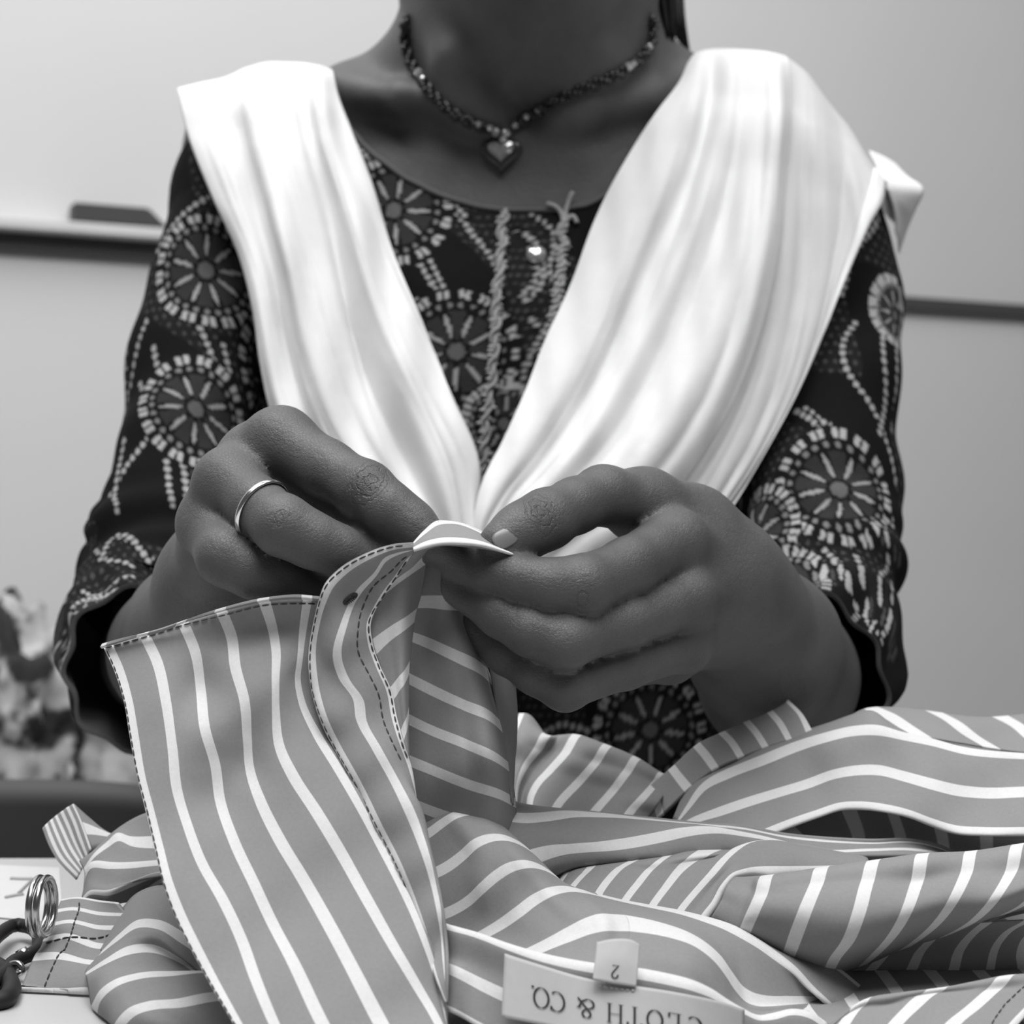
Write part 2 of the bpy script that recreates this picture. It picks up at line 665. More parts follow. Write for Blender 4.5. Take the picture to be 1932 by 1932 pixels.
def torso_sdf(Q):
    z = Q[:, 2] - CZ
    a, b, c = ring_at(z)
    t = np.clip((0.215 - z) / 0.03, 0, 1)          # slimmer where the kurta covers it
    a = a - 0.004 - 0.010 * t
    b = b - 0.0035
    n = 2.35
    k = (np.abs((Q[:, 0] - TX) / a)**n + np.abs((Q[:, 1] - c) / b)**n)**(1 / n)
    d = (k - 1) * np.minimum(a, b) * 0.8
    d = np.maximum(d, -0.22 - z)
    d = np.maximum(d, z - 0.29)
    d = smin(d, chain(Q, NECK, 0.02), 0.045)
    for c_ in clav:
        d = smin(d, chain(Q, c_, 0.01), 0.012)
    for s in ('830,118,914,18 668,194,922,19 560,262,932,17', '1170,122,914,18 1272,176,922,19 1400,246,932,17'):
        d = smin(d, chain(Q, J(s), 0.01), 0.028)
    # hollows above the collar bones and at the throat
    for (x, y, dd, r) in ((770, 238, 866, 9), (992, 205, 860, 9)):
        h = -(np.sqrt(((Q - P(x, y, dd - 6))**2).sum(1)) - r / 1000)
        d = -smin(-d, -h, 0.014)
    # tendons of the throat
    for s in ('905,215,866,5 850,110,858,7 800,-20,880,8', '1080,215,868,5 1130,110,864,7 1190,-20,885,8'):
        d = smin(d, chain(Q, J(s), 0.01), 0.016)
    hc = P(1000, -470, 872)
    hd = ell(Q, hc, np.array([0.074, 0.094, 0.112]))
    hd = smin(hd, ell(Q, P(996, -215, 834), np.array([0.050, 0.056, 0.058])), 0.05)
    hd = smin(hd, ell(Q, P(994, -130, 803), np.array([0.019, 0.018, 0.017])), 0.03)          # chin
    hd = smin(hd, chain(Q, J('994,-430,778,7 994,-300,766,11'), 0.01), 0.012)                 # nose
    for sx in (-1, 1):
        hd = smin(hd, ell(Q, P(1000 + sx * 275, -390, 870), np.array([0.008, 0.018, 0.030])), 0.006)   # ears
        hd = smin(hd, cap(Q, P(994 + sx * 40, -215, 786), P(994, -218, 777), 0.005, 0.006), 0.006)      # lips
        h = -(np.sqrt(((Q - P(994 + sx * 125, -430, 781))**2).sum(1)) - 0.015)                        # eye sockets
        hd = -smin(-hd, -h, 0.015)
        hd = smin(hd, ell(Q, P(994 + sx * 122, -428, 799), np.array([0.012, 0.012, 0.009])), 0.003)
    return smin(d, hd, 0.03)


def bbox(H, m=0.05):
    pts = [(p, r) for k in H for c in (H[k] if isinstance(H[k][0], list) else [H[k]]) for p, r in c]
    A = np.array([p for p, _ in pts])
    R = max(r for _, r in pts)
    return A.min(0) - R - m, A.max(0) + R + m


BBL, BBR = bbox(LH), bbox(RH)


def body_sdf(Q):
    d = np.full(len(Q), 1.0)
    i = np.nonzero(Q[:, 1] > 0.70)[0]
    if len(i):
        d[i] = torso_sdf(Q[i])
    for H, (lo, hi) in ((LH, BBL), (RH, BBR)):
        i = np.nonzero(((Q > lo) & (Q < hi)).all(1))[0]
        if len(i):
            d[i] = smin(d[i], hand_sdf(Q[i], H), 0.012)
    return d


def surface_nets(sdf, lo, hi, h, nb=8):
    lo = np.asarray(lo)
    nblk = np.ceil((np.asarray(hi) - lo) / (h * nb)).astype(int)
    g = np.stack(np.meshgrid(*[np.arange(n) for n in nblk], indexing='ij'), -1).reshape(-1, 3)
    # two-step culling: coarse blocks first
    def near(cells, size):
        c = lo + (cells + 0.5) * size
        out = np.empty(len(c), bool)
        for s in range(0, len(c), 200000):
            out[s:s + 200000] = np.abs(sdf(c[s:s + 200000])) < size * 1.25
        return out
    big = np.unique(g // 4, axis=0)
    big = big[near(big, h * nb * 4)]
    off = np.stack(np.meshgrid(*[np.arange(4)] * 3, indexing='ij'), -1).reshape(-1, 3)
    blk = (big[:, None] * 4 + off[None]).reshape(-1, 3)
    blk = blk[near(blk, h * nb)]
    n1 = nb + 1
    o = np.stack(np.meshgrid(*[np.arange(n1)] * 3, indexing='ij'), -1).reshape(-1, 3)
    cells_all, pos_all, edges_all = [], [], []
    for s in range(0, len(blk), 600):
        b = blk[s:s + 600]
        L = b[:, None] * nb + o[None]
        D = sdf((lo + L.reshape(-1, 3) * h)).reshape(len(b), n1, n1, n1)
        S = D < 0
        acc = np.zeros((len(b), nb, nb, nb, 3))
        cnt = np.zeros((len(b), nb, nb, nb))
        for ax in range(3):
            for u in (0, 1):
                for v in (0, 1):
                    sl0, sl1 = [slice(0, nb)] * 3, [slice(0, nb)] * 3
                    oth = [q for q in range(3) if q != ax]
                    st = [0, 0, 0]
                    st[oth[0]], st[oth[1]] = u, v
                    for q in oth:
                        sl0[q] = slice(st[q], st[q] + nb)
                        sl1[q] = slice(st[q], st[q] + nb)
                    sl1[ax] = slice(1, nb + 1)
                    d0 = D[(slice(None),) + tuple(sl0)]
                    d1 = D[(slice(None),) + tuple(sl1)]
                    x = (d0 < 0) != (d1 < 0)
                    tt = np.where(x, d0 / np.where(x, d0 - d1, 1), 0)
                    for q in range(3):
                        acc[..., q] += np.where(x, tt if q == ax else st[q], 0)
                    cnt += x
        act = np.argwhere(cnt > 0)
        cidx = b[act[:, 0]] * nb + act[:, 1:]
        p = acc[tuple(act.T)] / cnt[tuple(act.T)][:, None]
        cells_all.append(cidx)
        pos_all.append(lo + (cidx + p) * h)
        for ax in range(3):
            a0 = S[:, :nb, :nb, :nb]
            sl = [slice(0, nb)] * 3
            sl[ax] = slice(1, nb + 1)
            a1 = S[(slice(None),) + tuple(sl)]
            e = np.argwhere(a0 != a1)
            ci = b[e[:, 0]] * nb + e[:, 1:]
            edges_all.append(np.column_stack([ci, np.full(len(ci), ax), a0[tuple(e.T)]]))
    C = np.vstack(cells_all)
    V = np.vstack(pos_all)
    E = np.vstack(edges_all)
    N = (nblk.max() + 8) * nb + 16
    key = ((C[:, 0] + 1) * N + C[:, 1] + 1) * N + C[:, 2] + 1
    order = np.argsort(key)
    key = key[order]
    V = V[order]
    def look(c):
        k = ((c[:, 0] + 1) * N + c[:, 1] + 1) * N + c[:, 2] + 1
        i = np.clip(np.searchsorted(key, k), 0, len(key) - 1)
        return i, key[i] == k
    faces = []
    for ax in range(3):
        e = E[E[:, 3] == ax]
        c = e[:, :3]
        o1, o2 = [q for q in range(3) if q != ax]
        if ax == 1: o1, o2 = o2, o1
        d1 = np.zeros(3, int); d1[o1] = 1
        d2 = np.zeros(3, int); d2[o2] = 1
        q = [look(c), look(c - d1), look(c - d1 - d2), look(c - d2)]
        ok = q[0][1] & q[1][1] & q[2][1] & q[3][1]
        f = np.column_stack([x[0] for x in q])
        flip = e[:, 4] == 0
        f[flip] = f[flip][:, ::-1]
        faces.append(f[ok])
    Fq = np.vstack(faces)
    return V, Fq


def laplace(V, Fq, it=2, w=0.5):
    E = np.vstack([Fq[:, [0, 1]], Fq[:, [1, 2]], Fq[:, [2, 3]], Fq[:, [3, 0]]])
    for _ in range(it):
        S = np.zeros_like(V)
        c = np.bincount(E[:, 0], minlength=len(V)) + np.bincount(E[:, 1], minlength=len(V))
        for q in range(3):
            S[:, q] = np.bincount(E[:, 0], V[E[:, 1], q], len(V)) + np.bincount(E[:, 1], V[E[:, 0], q], len(V))
        V = V * (1 - w) + w * S / np.maximum(c, 1)[:, None]
    return V


VOX = 0.0015
lo = np.array([-0.24, 0.50, CZ - 0.24])
hi = np.array([0.24, 1.08, CZ + 0.56])
BV, BF = surface_nets(body_sdf, lo, hi, VOX)
BV = laplace(BV, BF, 1, 0.5)
print('body', len(BV), len(BF), round(time.time() - T0, 1))
person = empty('person', (0.0, 0.945, 0.45), 'seated person in a dark printed kurta, both hands sewing the striped shirt', 'person')
bme = mesh_np('body', BV, BF)
# knuckle creases: distance to the back of each bent joint, in units of its own size
KN = [(698, 905, 556, 9, 0, 1, .55), (1020, 968, 553, 8, 0.05, -1, .45), (1098, 1130, 540, 10, .5, 1, .1), (528, 978, 542, 9, .55, 1, .6)]
kr = np.full(len(BV), 9.0)
for (x, y, d, s, wk, dx, dy) in KN:
    q = BV - P(x, y, d)
    ax = np.array([dx, 0, -dy]) / math.hypot(dx, dy)
    al = q @ ax
    ac = np.sqrt(np.maximum((q**2).sum(1) - al**2, 0))
    kr = np.minimum(kr, np.sqrt(al**2 + (0.62 * ac)**2) / (s / 1000) * 1.15 + wk)
at = bme.attributes.new('kr', 'FLOAT', 'POINT')
at.data.foreach_set('value', kr.astype(np.float32))
body = put('body', bme, M['skin'], person)
BVH = BVHTree.FromPolygons([tuple(v) for v in BV], [tuple(f) for f in BF])
CAMP = Vector((0, 0, CZ))


def hit(px, py, bvh, off=0.0, dflt=None):
    """where the sight line through px, py meets a surface, moved off millimetres along its normal"""
    v = Vector(P(px, py, 1000)) - CAMP
    v.normalize()
    p, n, i, d = bvh.ray_cast(CAMP, v)
    if p is None:
        p = Vector(P(px, py, dflt or 850))
        n = -v
    if n.dot(v) > 0: n = -n
    return p + n * off / 1000, n


# nails
def nail(px, py, ax, ay, ang):
    p, n = hit(px, py, BVH, 0.1)
    t1 = Vector((math.cos(ang), 0, -math.sin(ang)))
    t1 = (t1 - n * t1.dot(n)).normalized()
    t2 = n.cross(t1)
    V, Fq = [], []
    nr, na = 6, 24
    for i in range(nr + 1):
        for j in range(na):
            r = i / nr
            th = 2 * math.pi * j / na
            sx = math.copysign(abs(math.cos(th))**0.75, math.cos(th)) * ax * r
            sy = math.copysign(abs(math.sin(th))**0.75, math.sin(th)) * ay * r
            z = 0.02 - 0.060 * sy * sy - 0.012 * sx * sx
            V.append(p + (t1 * sx + t2 * sy + n * z) * 0.001)
    for i in range(nr):
        for j in range(na):
            k = (j + 1) % na
            Fq.append((i * na + j, i * na + k, (i + 1) * na + k, (i + 1) * na + j))
    b = MB()
    b.add(V, Fq)
    o = b.build('nail', M['nail'], body)
    s = o.modifiers.new('thickness', 'SOLIDIFY')
    s.thickness = 0.00025
    return o


nail(954, 1014, 4.6, 3.2, 2.64)

#%%KURTA
# ------------------------------------------------------------------ kurta: bodice and sleeves, with its print
FL = [(736, 382, 108, 0.3), (862, 665, 112, 0.15), (395, 520, 92, 0.5), (372, 778, 95, 0.1), (1572, 920, 100, 0.25), (1418, 985, 85, 0.6), (1232, 1385, 105, 0.2),
      (950, 800, 75, 0.4), (1655, 1240, 80, 0.4), (1690, 560, 60, 0.1), (150, 1200, 70, 0.2), (1000, 1500, 90, 0.5), (560, 640, 100, 0.4),
      (560, 1000, 100, 0.1), (1130, 760, 100, 0.3), (1330, 700, 100, 0.1), (720, 1000, 100, 0.2), (1100, 1100, 100, 0.1), (1400, 520, 90, 0.0), (1480, 1120, 80, .3), (260, 1330, 75, .2), (1600, 1400, 80, .1), (420, 1080, 90, .4)]
CH = ['975,425 1000,455 1014,500 1006,540 985,560', '985,432 1010,452 1026,500 1018,545 993,568', '235,700 262,640 285,600', '270,700 300,760 320,860 330,960', '420,640 445,740 455,830', '1530,880 1500,960 1480,1040', '1600,1040 1640,1100 1690,1110', '1500,1180 1560,1200 1600,1260 1620,1340', '1640,1260 1670,1330 1660,1420', '160,1100 200,1130 260,1140', '130,1350 180,1320 240,1300 300,1310', '180,1420 240,1390 320,1380', '690,470 720,540 760,560 815,575 850,600', '800,470 850,560 900,610 950,660', '835,350 880,420 925,480 945,520', '700,255 760,330 830,355 880,400',
      '780,480 835,560 905,615', '345,560 380,620 410,700 430,800', '300,650 320,720 345,800 350,900', '350,470 420,490 470,600', '290,480 350,420 400,390',
      '210,930 260,870 300,830', '185,1000 215,1060 260,1100', '230,980 225,920 235,830', '240,1010 300,1080', '200,1060 235,1000 290,1080', '345,820 355,940 360,1000',
      '1655,400 1600,480 1575,560', '1605,600 1585,660 1590,700 1640,760 1680,820 1700,860', '1515,770 1560,810 1620,830 1670,900 1690,950', '1500,770 1540,810 1550,835',
      '1545,1040 1580,1075 1610,1090 1610,1130', '1660,900 1670,1010 1650,1100 1660,1150', '1640,1180 1680,1200 1700,1240', '1690,1030 1680,1100', '1000,600 1030,640 1020,700',
      '1000,390 1045,430 1040,520 1060,560', '970,860 990,700 1040,600', '1580,1150 1620,1180 1650,1250', '1590,1280 1640,1260 1690,1300',
      '1000,1400 1060,1370 1130,1390', '120,1280 140,1200 170,1130', '640,180 670,250 720,320', '1660,620 1665,720 1650,800', '1690,560 1700,680 1690,760']
CHAINS = []
for s in CH:
    c = np.array([[float(v) for v in q.split(',')] for q in s.split()])
    CHAINS.append(resample(np.column_stack([c, np.zeros(len(c))]), 5 * len(c))[:, :2])


def print_value(u, v):
    """the print of the cloth; u, v in units of a quarter millimetre"""
    q = 0.0055 + np.zeros_like(u)
    # fields of small dots, bounded by soft blobs
    w = np.sin(u * 0.013 + 1.3) + np.sin(v * 0.011 + u * 0.006) + np.sin(v * 0.021 - u * 0.017 + 2)
    field = w > -0.35
    s = 17.0
    du = (u + (np.floor(v / s) % 2) * s / 2) % s - s / 2
    dv = v % s - s / 2
    rr = du**2 + dv**2
    q = np.where(field, 0.011, q)
    q = np.where(field & (rr < 13), 0.055, q)
    for c in CHAINS:
        lo_, hi_ = c.min(0) - 14, c.max(0) + 14
        i = np.nonzero((u > lo_[0]) & (u < hi_[0]) & (v > lo_[1]) & (v < hi_[1]))[0]
        if not len(i): continue
        uu, vv = u[i], v[i]
        best = np.full(len(i), 1e9)
        along = np.zeros(len(i))
        acc = 0
        for a, b in zip(c[:-1], c[1:]):
            ba = b - a
            L = np.hypot(*ba) + 1e-9
            tt = np.clip(((uu - a[0]) * ba[0] + (vv - a[1]) * ba[1]) / L**2, 0, 1)
            dd = np.hypot(uu - a[0] - tt * ba[0], vv - a[1] - tt * ba[1])
            m = dd < best
            best = np.where(m, dd, best)
            along = np.where(m, acc + tt * L, along)
            acc += L
        ph = (along / 14.0) % 1 - 0.5
        dot = (best / 5.8)**2 + (ph * 14 / 5.4)**2 < 1
        q[i] = np.where(best < 9, 0.006, q[i])
        q[i] = np.where(dot, 0.30, q[i])
    for (cx, cy, R, rot) in FL:
        du, dv = u - cx, v - cy
        r = np.hypot(du, dv) / R
        th = np.arctan2(dv, du) + rot
        i = r < 1.12
        n = 9
        ph = (th * n / (2 * math.pi)) % 1 - 0.5
        f = np.full_like(u, 0.006)
        inner = (r > 0.2) & (r < 0.70)
        ph2 = np.abs(((th * n / (2 * math.pi)) + 0.5) % 1 - 0.5)
        f = np.where(inner & (ph2 < 0.30), 0.028, f)
        lens = 0.125 * np.sqrt(np.clip(1 - ((r - 0.46) / 0.21)**2, 0, 1)) * (0.46 / np.maximum(r, 0.2))
        f = np.where(inner & (np.abs(ph) < lens), 0.28, f)
        f = np.where(r < 0.15, 0.10, f)
        p1 = (th * 26 / (2 * math.pi)) % 1 - 0.5
        f = np.where(((r - 0.80) * R / 5.0)**2 + (p1 * 2 * math.pi * 0.80 * R / 26 / 5.0)**2 < 1, 0.16, f)
        p2 = (th * 17 / (2 * math.pi)) % 1 - 0.5
        sq = (np.abs((r - 0.99) * R) < 8.5) & (np.abs(np.abs(p2 * 2 * math.pi * 0.99 * R / 17) - 6.5) < 4.6)
        f = np.where(sq, 0.34, f)
        q = np.where(i, f, q)
    return q


def set_print(me, uv):
    q = print_value(uv[:, 0], uv[:, 1])
    at = me.attributes.new('print', 'FLOAT', 'POINT')
    at.data.foreach_set('value', q.astype(np.float32))


# bodice: columns run from the hips up to the neckline
NLF = np.array([(-0.105, 0.246), (-0.0948, 0.2373), (-0.0864, 0.2077), (-0.0745, 0.191), (-0.0577, 0.1767), (-0.038, 0.1665), (-0.0184, 0.160), (-0.0017, 0.1575),
                (0.0207, 0.1575), (0.040, 0.161), (0.060, 0.176), (0.077, 0.202), (0.0905, 0.232), (0.107, 0.246)])


def neck_z(x, back):
    zf = np.interp(x, NLF[:, 0], NLF[:, 1])
    if back:
        return np.maximum(zf, 0.222 + 0.0 * x)
    return zf


phs = np.concatenate([np.linspace(math.pi, 2 * math.pi, 420, endpoint=False), np.linspace(0, math.pi, 110, endpoint=False)])
nz_ = 430
cols = []
n_ = 2.35
for ph in phs:
    back = math.sin(ph) > 0
    cx = math.copysign(abs(math.cos(ph))**(2 / n_), math.cos(ph))
    zz = np.linspace(0.05, 0.26, 300)
    a_, b_, c_ = ring_at(zz)
    x = TX + cx * a_
    over = zz - neck_z(x, back)
    k = np.nonzero(over > 0)[0]
    zt = zz[k[0]] if len(k) else 0.262
    cols.append(zt)
cols = np.array(cols)
ker = np.ones(7) / 7
cols = np.convolve(np.concatenate([cols[-3:], cols, cols[:3]]), ker, 'valid')
tt = np.linspace(0, 1, nz_)
Z = -0.46 + (cols[:, None] + 0.46) * (1 - (1 - tt[None])**1.35)
A_, B_, C_ = [q.reshape(Z.shape) for q in ring_at(Z.ravel())]
cs = np.sign(np.cos(phs)) * np.abs(np.cos(phs))**(2 / n_)
sn = np.sign(np.sin(phs)) * np.abs(np.sin(phs))**(2 / n_)
X = TX + cs[:, None] * (A_ + 0.001)
Y = C_ + sn[:, None] * (B_ + 0.0025)
X += 0.0015 * np.sin(Z * 60 + Y * 40)
Y += 0.002 * np.sin(X * 70 + Z * 25) * np.clip((0.2 - Z) * 8, 0, 1)
KV = np.stack([X, Y, Z + CZ], -1)
nc = len(phs)
i, j = np.meshgrid(np.arange(nc), np.arange(nz_ - 1), indexing='ij')
i2 = (i + 1) % nc
KF = np.stack([i * nz_ + j, i2 * nz_ + j, i2 * nz_ + j + 1, i * nz_ + j + 1], -1).reshape(-1, 4)
kme = mesh_np('kurta', KV.reshape(-1, 3), KF)
flat = KV.reshape(-1, 3)
uvk = np.column_stack([966 + flat[:, 0] * F / 0.842 + np.where(flat[:, 1] > 0.95, 333, 0), 966 - (flat[:, 2] - CZ) * F / 0.845])
set_print(kme, uvk)
kurta = put('kurta', kme, M['print'], person)
KBVH = BVHTree.FromPolygons([tuple(v) for v in flat], [tuple(f) for f in KF])
# neckline binding
nb_ = KV[:, -1]
b = MB()
cb = np.vstack([nb_, nb_[:1]])
b.tube(cb[::2], 0.0016, 6, False)
o = b.build('neck_binding', M['lining'], kurta)


def sleeve(js, side):
    R = np.array([[*map(float, s.split(','))] for s in js.split()])
    nl = 330
    q = resample(R, nl, False)
    C = PA(q[:, :3])
    r = q[:, 3] / 1000
    C = hermite(C[::10], np.arange(len(C[::10])) * 1.0, np.linspace(0, len(C[::10]) - 1, nl))
    T = np.gradient(C, axis=0)
    T /= np.linalg.norm(T, axis=1)[:, None]
    side_v = np.cross(T, np.array([0, 1.0, 0]))
    side_v /= np.linalg.norm(side_v, axis=1)[:, None]
    # keep the seam frame steady where the sleeve turns towards the camera
    for k in range(1, nl):
        v = side_v[k - 1] - T[k] * np.dot(side_v[k - 1], T[k])
        side_v[k] = v / np.linalg.norm(v)
    if side_v[5, 0] < 0: side_v = -side_v
    front = np.cross(T, side_v)
    if front[5, 1] > 0: front = -front
    a = np.concatenate([np.linspace(-math.pi / 2, math.pi / 2, 150), np.linspace(math.pi / 2, 3 * math.pi / 2, 50)[1:-1]])
    na = len(a)
    wr = np.zeros((nl, na))
    s = np.linspace(0, 1, nl)[:, None]
    wr += 0.0012 * np.sin(s * 38 + 2.0 * np.sin(a)[None] + side) * np.clip(s * 3, 0, 1)
    wr += 0.0016 * np.sin(s * 17 + 3 * a[None] + 2 * side)
    wr += 0.0022 * np.sin(s * 70 + 1.5 * a[None]) * np.exp(-((s - 0.80) / 0.10)**2)
    # gathered fullness above the cuff
    wr += 0.0025 * np.sin(a[None] * 9 + side) * np.exp(-((s - 0.97) / 0.05)**2)
    rad = r[:, None] + wr
    V = C[:, None] + rad[..., None] * (np.sin(a)[None, :, None] * side_v[:, None] + np.cos(a)[None, :, None] * front[:, None])
    ii, jj = np.meshgrid(np.arange(nl - 1), np.arange(na), indexing='ij')
    j2 = (jj + 1) % na
    Fq = np.stack([ii * na + jj, ii * na + j2, (ii + 1) * na + j2, (ii + 1) * na + jj], -1).reshape(-1, 4)
    me = mesh_np('sleeve', V.reshape(-1, 3), Fq)
    rp = rad * F / q[:, 2:3] * 1000
    fr = V[:, 75]                       # the line along the front of the sleeve
    fx, fy = 966 + fr[:, 0] / fr[:, 1] * F, 966 - (fr[:, 2] - CZ) / fr[:, 1] * F
    ar = np.concatenate([[0], np.linalg.norm(np.diff(fr, axis=0), axis=1)]) * F / 0.80
    stop = int(np.argmax(fy > 1080))
    fx = np.where(np.arange(nl) < stop, fx, fx[stop])
    v1 = np.where(np.arange(nl) < stop, fy, fy[stop] + np.cumsum(ar) - np.cumsum(ar)[stop])
    U = fx[:, None] + rp * np.where(np.abs(a) < math.pi / 2 + 0.01, a * 0.9, a)[None]
    Vv = v1[:, None] + 0 * U
    set_print(me, np.stack([U, Vv], -1).reshape(-1, 2))
    o = put('sleeve', me, M['print'], kurta)
    # lining turned inside at the cuff
    k0 = nl - 45
    Vi = C[k0:, None] + (rad[k0:, :, None] - 0.0022) * (np.sin(a)[None, :, None] * side_v[k0:, None] + np.cos(a)[None, :, None] * front[k0:, None])
    n2 = nl - k0
    ii, jj = np.meshgrid(np.arange(n2 - 1), np.arange(na), indexing='ij')
    j2 = (jj + 1) % na
    Fq = np.stack([ii * na + jj, ii * na + j2, (ii + 1) * na + j2, (ii + 1) * na + jj], -1).reshape(-1, 4)
    Vi = Vi.reshape(-1, 3)
    # rim that closes the hem
    rim = np.vstack([Vi[-na:], V[-1]])
    b = MB()
    b.add(Vi, [tuple(f) for f in Fq])
    b.add(rim, [(j, (j + 1) % na, na + (j + 1) % na, na + j) for j in range(na)])
    b.build('sleeve_lining', M['lining'], kurta)
    return o


sleeve('520,300,948,34 470,325,938,36 432,430,925,36 402,560,905,36 372,700,885,36 350,850,860,35.5 320,1000,832,36 288,1130,803,38 270,1215,778,40 276,1256,752,40 292,1272,728,39', 0)
sleeve('1440,345,948,34 1510,362,938,34 1560,440,925,34.5 1573,560,905,35.5 1570,700,885,36 1560,850,860,37.5 1552,1000,832,38.5 1545,1120,803,39.5 1538,1210,778,41 1515,1262,752,41 1488,1284,730,40', 1.5)


# crochet cords down the placket of the kurta, and the button
def cord(px, r):
    c = np.array([[float(v) for v in q.split(',')] for q in px.split()])
    c = resample(np.column_stack([c, np.zeros(len(c))]), 6 * len(c))
    c[:, 0] += 3.0 * np.sin(np.arange(len(c)) * 1.1) + rng.normal(0, 1.2, len(c))
    C = np.array([tuple(hit(x, y, KBVH, 1.2)[0]) for x, y, _ in c])
    Cd = resample(C, 160, False)
    b = MB()
    T, N, B = frames(Cd)
    for ph in (0, 2.09, 4.19):
        w = np.linspace(0, 42, len(Cd)) + ph
        q = Cd + (np.cos(w)[:, None] * N + np.sin(w)[:, None] * B) * r * 0.62
        b.tube(q, r * 0.55, 5)
    for k in range(6, 156, 3):
        s = random.choice((-1, 1))
        q = Cd[k] + B[k] * r * s
        b.ball(q + np.array([0, -0.0004, 0]), r * random.uniform(0.45, 0.8), 6, 4, (1.4, 1, 0.8))
    return b.build('cord_trim', M['cord'], kurta)


cord('952,400 948,440 944,500 938,560 936,620 932,680 926,730 917,790 913,850 905,920', 0.0022)
cord('1062,420 1062,460 1058,510 1053,555 1048,590 1040,630 1030,680', 0.0021)
b = MB()
for s in ('1064,425 1056,405 1045,393 1030,388', '1064,425 1066,400 1072,380 1078,366', '1064,425 1072,415 1080,412 1088,425'):
    c = np.array([[float(v) for v in q.split(',')] for q in s.split()])
    C = np.array([tuple(hit(x, y, KBVH if y > 408 else BVH, 1.8 if y > 408 else 4.0)[0]) for x, y in c])
    b.tube(resample(C, 14, False), np.linspace(0.0016, 0.0013, 14), 6)
b.build('cord_end', M['cord'], kurta)
p, n = hit(1012, 482, KBVH, 2.0)
Q = n.to_track_quat('Z', 'Y').to_matrix()
b = MB()
prof = [(0.0, 2.6), (2.0, 2.4), (3.6, 1.7), (4.6, 0.4), (5.3, -0.6), (5.3, -1.4), (0, -1.6)]
V, Fq = [], []
for (r, z) in prof:
    for j in range(12):
        th = 2 * math.pi * j / 12
        V.append(p + Q @ Vector((r * math.cos(th), r * math.sin(th), z)) * 0.001)
for i in range(len(prof) - 1):
    for j in range(12):
        k = (j + 1) % 12
        Fq.append((i * 12 + j, i * 12 + k, (i + 1) * 12 + k, (i + 1) * 12 + j))
b.add(V, Fq)
t = NT('faceted_glass')
t.color(t.math('ADD', t.math('MULTIPLY', t.noise(500, 2), 0.5), 0.25))
t.set(Roughness=0.12, Metallic=0.6)
M['gem'] = t.m
b.build('button', M['gem'], kurta, smooth=False)

# hair: cap on the head and a loose lock falling behind the neck
hc = P(1000, -470, 878)
b = MB()
V, Fq = [], []
nu, nv = 48, 24
for i in range(nv + 1):
    th = math.pi * i / nv
    for j in range(nu):
        ph = 2 * math.pi * j / nu
        d = Vector((math.sin(th) * math.cos(ph), math.sin(th) * math.sin(ph), math.cos(th)))
        r = 1.03 + 0.02 * math.sin(ph * 30)
        v = Vector((d.x * 0.078 * r, 0.018 + d.y * 0.090 * r, 0.012 + d.z * 0.108 * r))
        if v.y < -0.03 and v.z < 0.075: v.y = -0.03 + (v.y + 0.03) * 0.2
        V.append((hc[0] + v.x, hc[1] + v.y + 0.012, hc[2] + v.z))
for i in range(nv):
    for j in range(nu):
        k = (j + 1) % nu
        Fq.append((i * nu + j, (i + 1) * nu + j, (i + 1) * nu + k, i * nu + k))
b.add(V, Fq)
for k in range(46):
    u = k / 45
    dd = 908 + random.uniform(-8, 8)
    x0 = 1190 + 86 * u
    e = 22 + 66 * u**0.8 + random.uniform(-10, 6) - 45 * max(0, u - 0.86) / 0.14
    C = crow('%f,%f,%f %f,%f %f,%f,%f %f,%f,%f' % (1110 + 60 * u, -420, dd, x0 - 18, -150, x0 - 6, -40, dd, 1218 + 54 * u + 4, e, dd - 8))
    b.tube(PA(resample(C, 24)), np.linspace(0.0034, 0.0012, 24), 5)
for k in range(7):
    x0 = 1268 + 4 * k
    C = crow('%f,-300,960 %f,-60 %f,40 %f,%f,952' % (x0 - 30, x0 - 6, x0, x0 + 6 + k * 0.6, 70 + 6 * k))
    b.tube(PA(resample(C, 24)), 0.0006, 4)
b.build('hair', M['hair'], person)

# stool under the person
st = empty('stool', (0.006, 0.97, 0), 'plain stool the sewing person sits on', 'stool')
bm = bmesh.new()
add_box(bm, -0.17, 0.182, 0.84, 1.12, 0.415, 0.45, 0.006)
put('seat', bm_mesh('seat', bm), M['dark'], st, False)
for x in (-0.14, 0.152):
    for y in (0.87, 1.09):
        bm = bmesh.new()
        add_box(bm, x - 0.014, x + 0.014, y - 0.014, y + 0.014, 0, 0.415)
        put('leg', bm_mesh('leg', bm), M['metal_leg'], st, False)

#%%SHAWL
# ------------------------------------------------------------------ white shawl
shawl = empty('shawl', P(900, 900, 800), 'white muslin shawl draped over both shoulders in a deep V', 'shawl')


def sh_relief(seed):
    def f(x, y):
        return 1.3 * np.sin(x * 0.045 + y * 0.012 + seed) + 0.9 * np.sin(x * 0.083 - y * 0.006 + 2 * seed)
    return f


def sh_fold(seed):
    def f(i, t):
        a = np.clip(t * 6 - 0.6, 0, 1)
        w = i + 0.35 * np.sin(t * 5 + seed)
        q = 2.2 * (1 - np.abs(np.sin(w * 2.1 + seed))**0.6) + 1.1 * (1 - np.abs(np.sin(w * 3.3 - 2.2 * t + 2 * seed))**0.8) 
        return q * a * 1.3
    return f


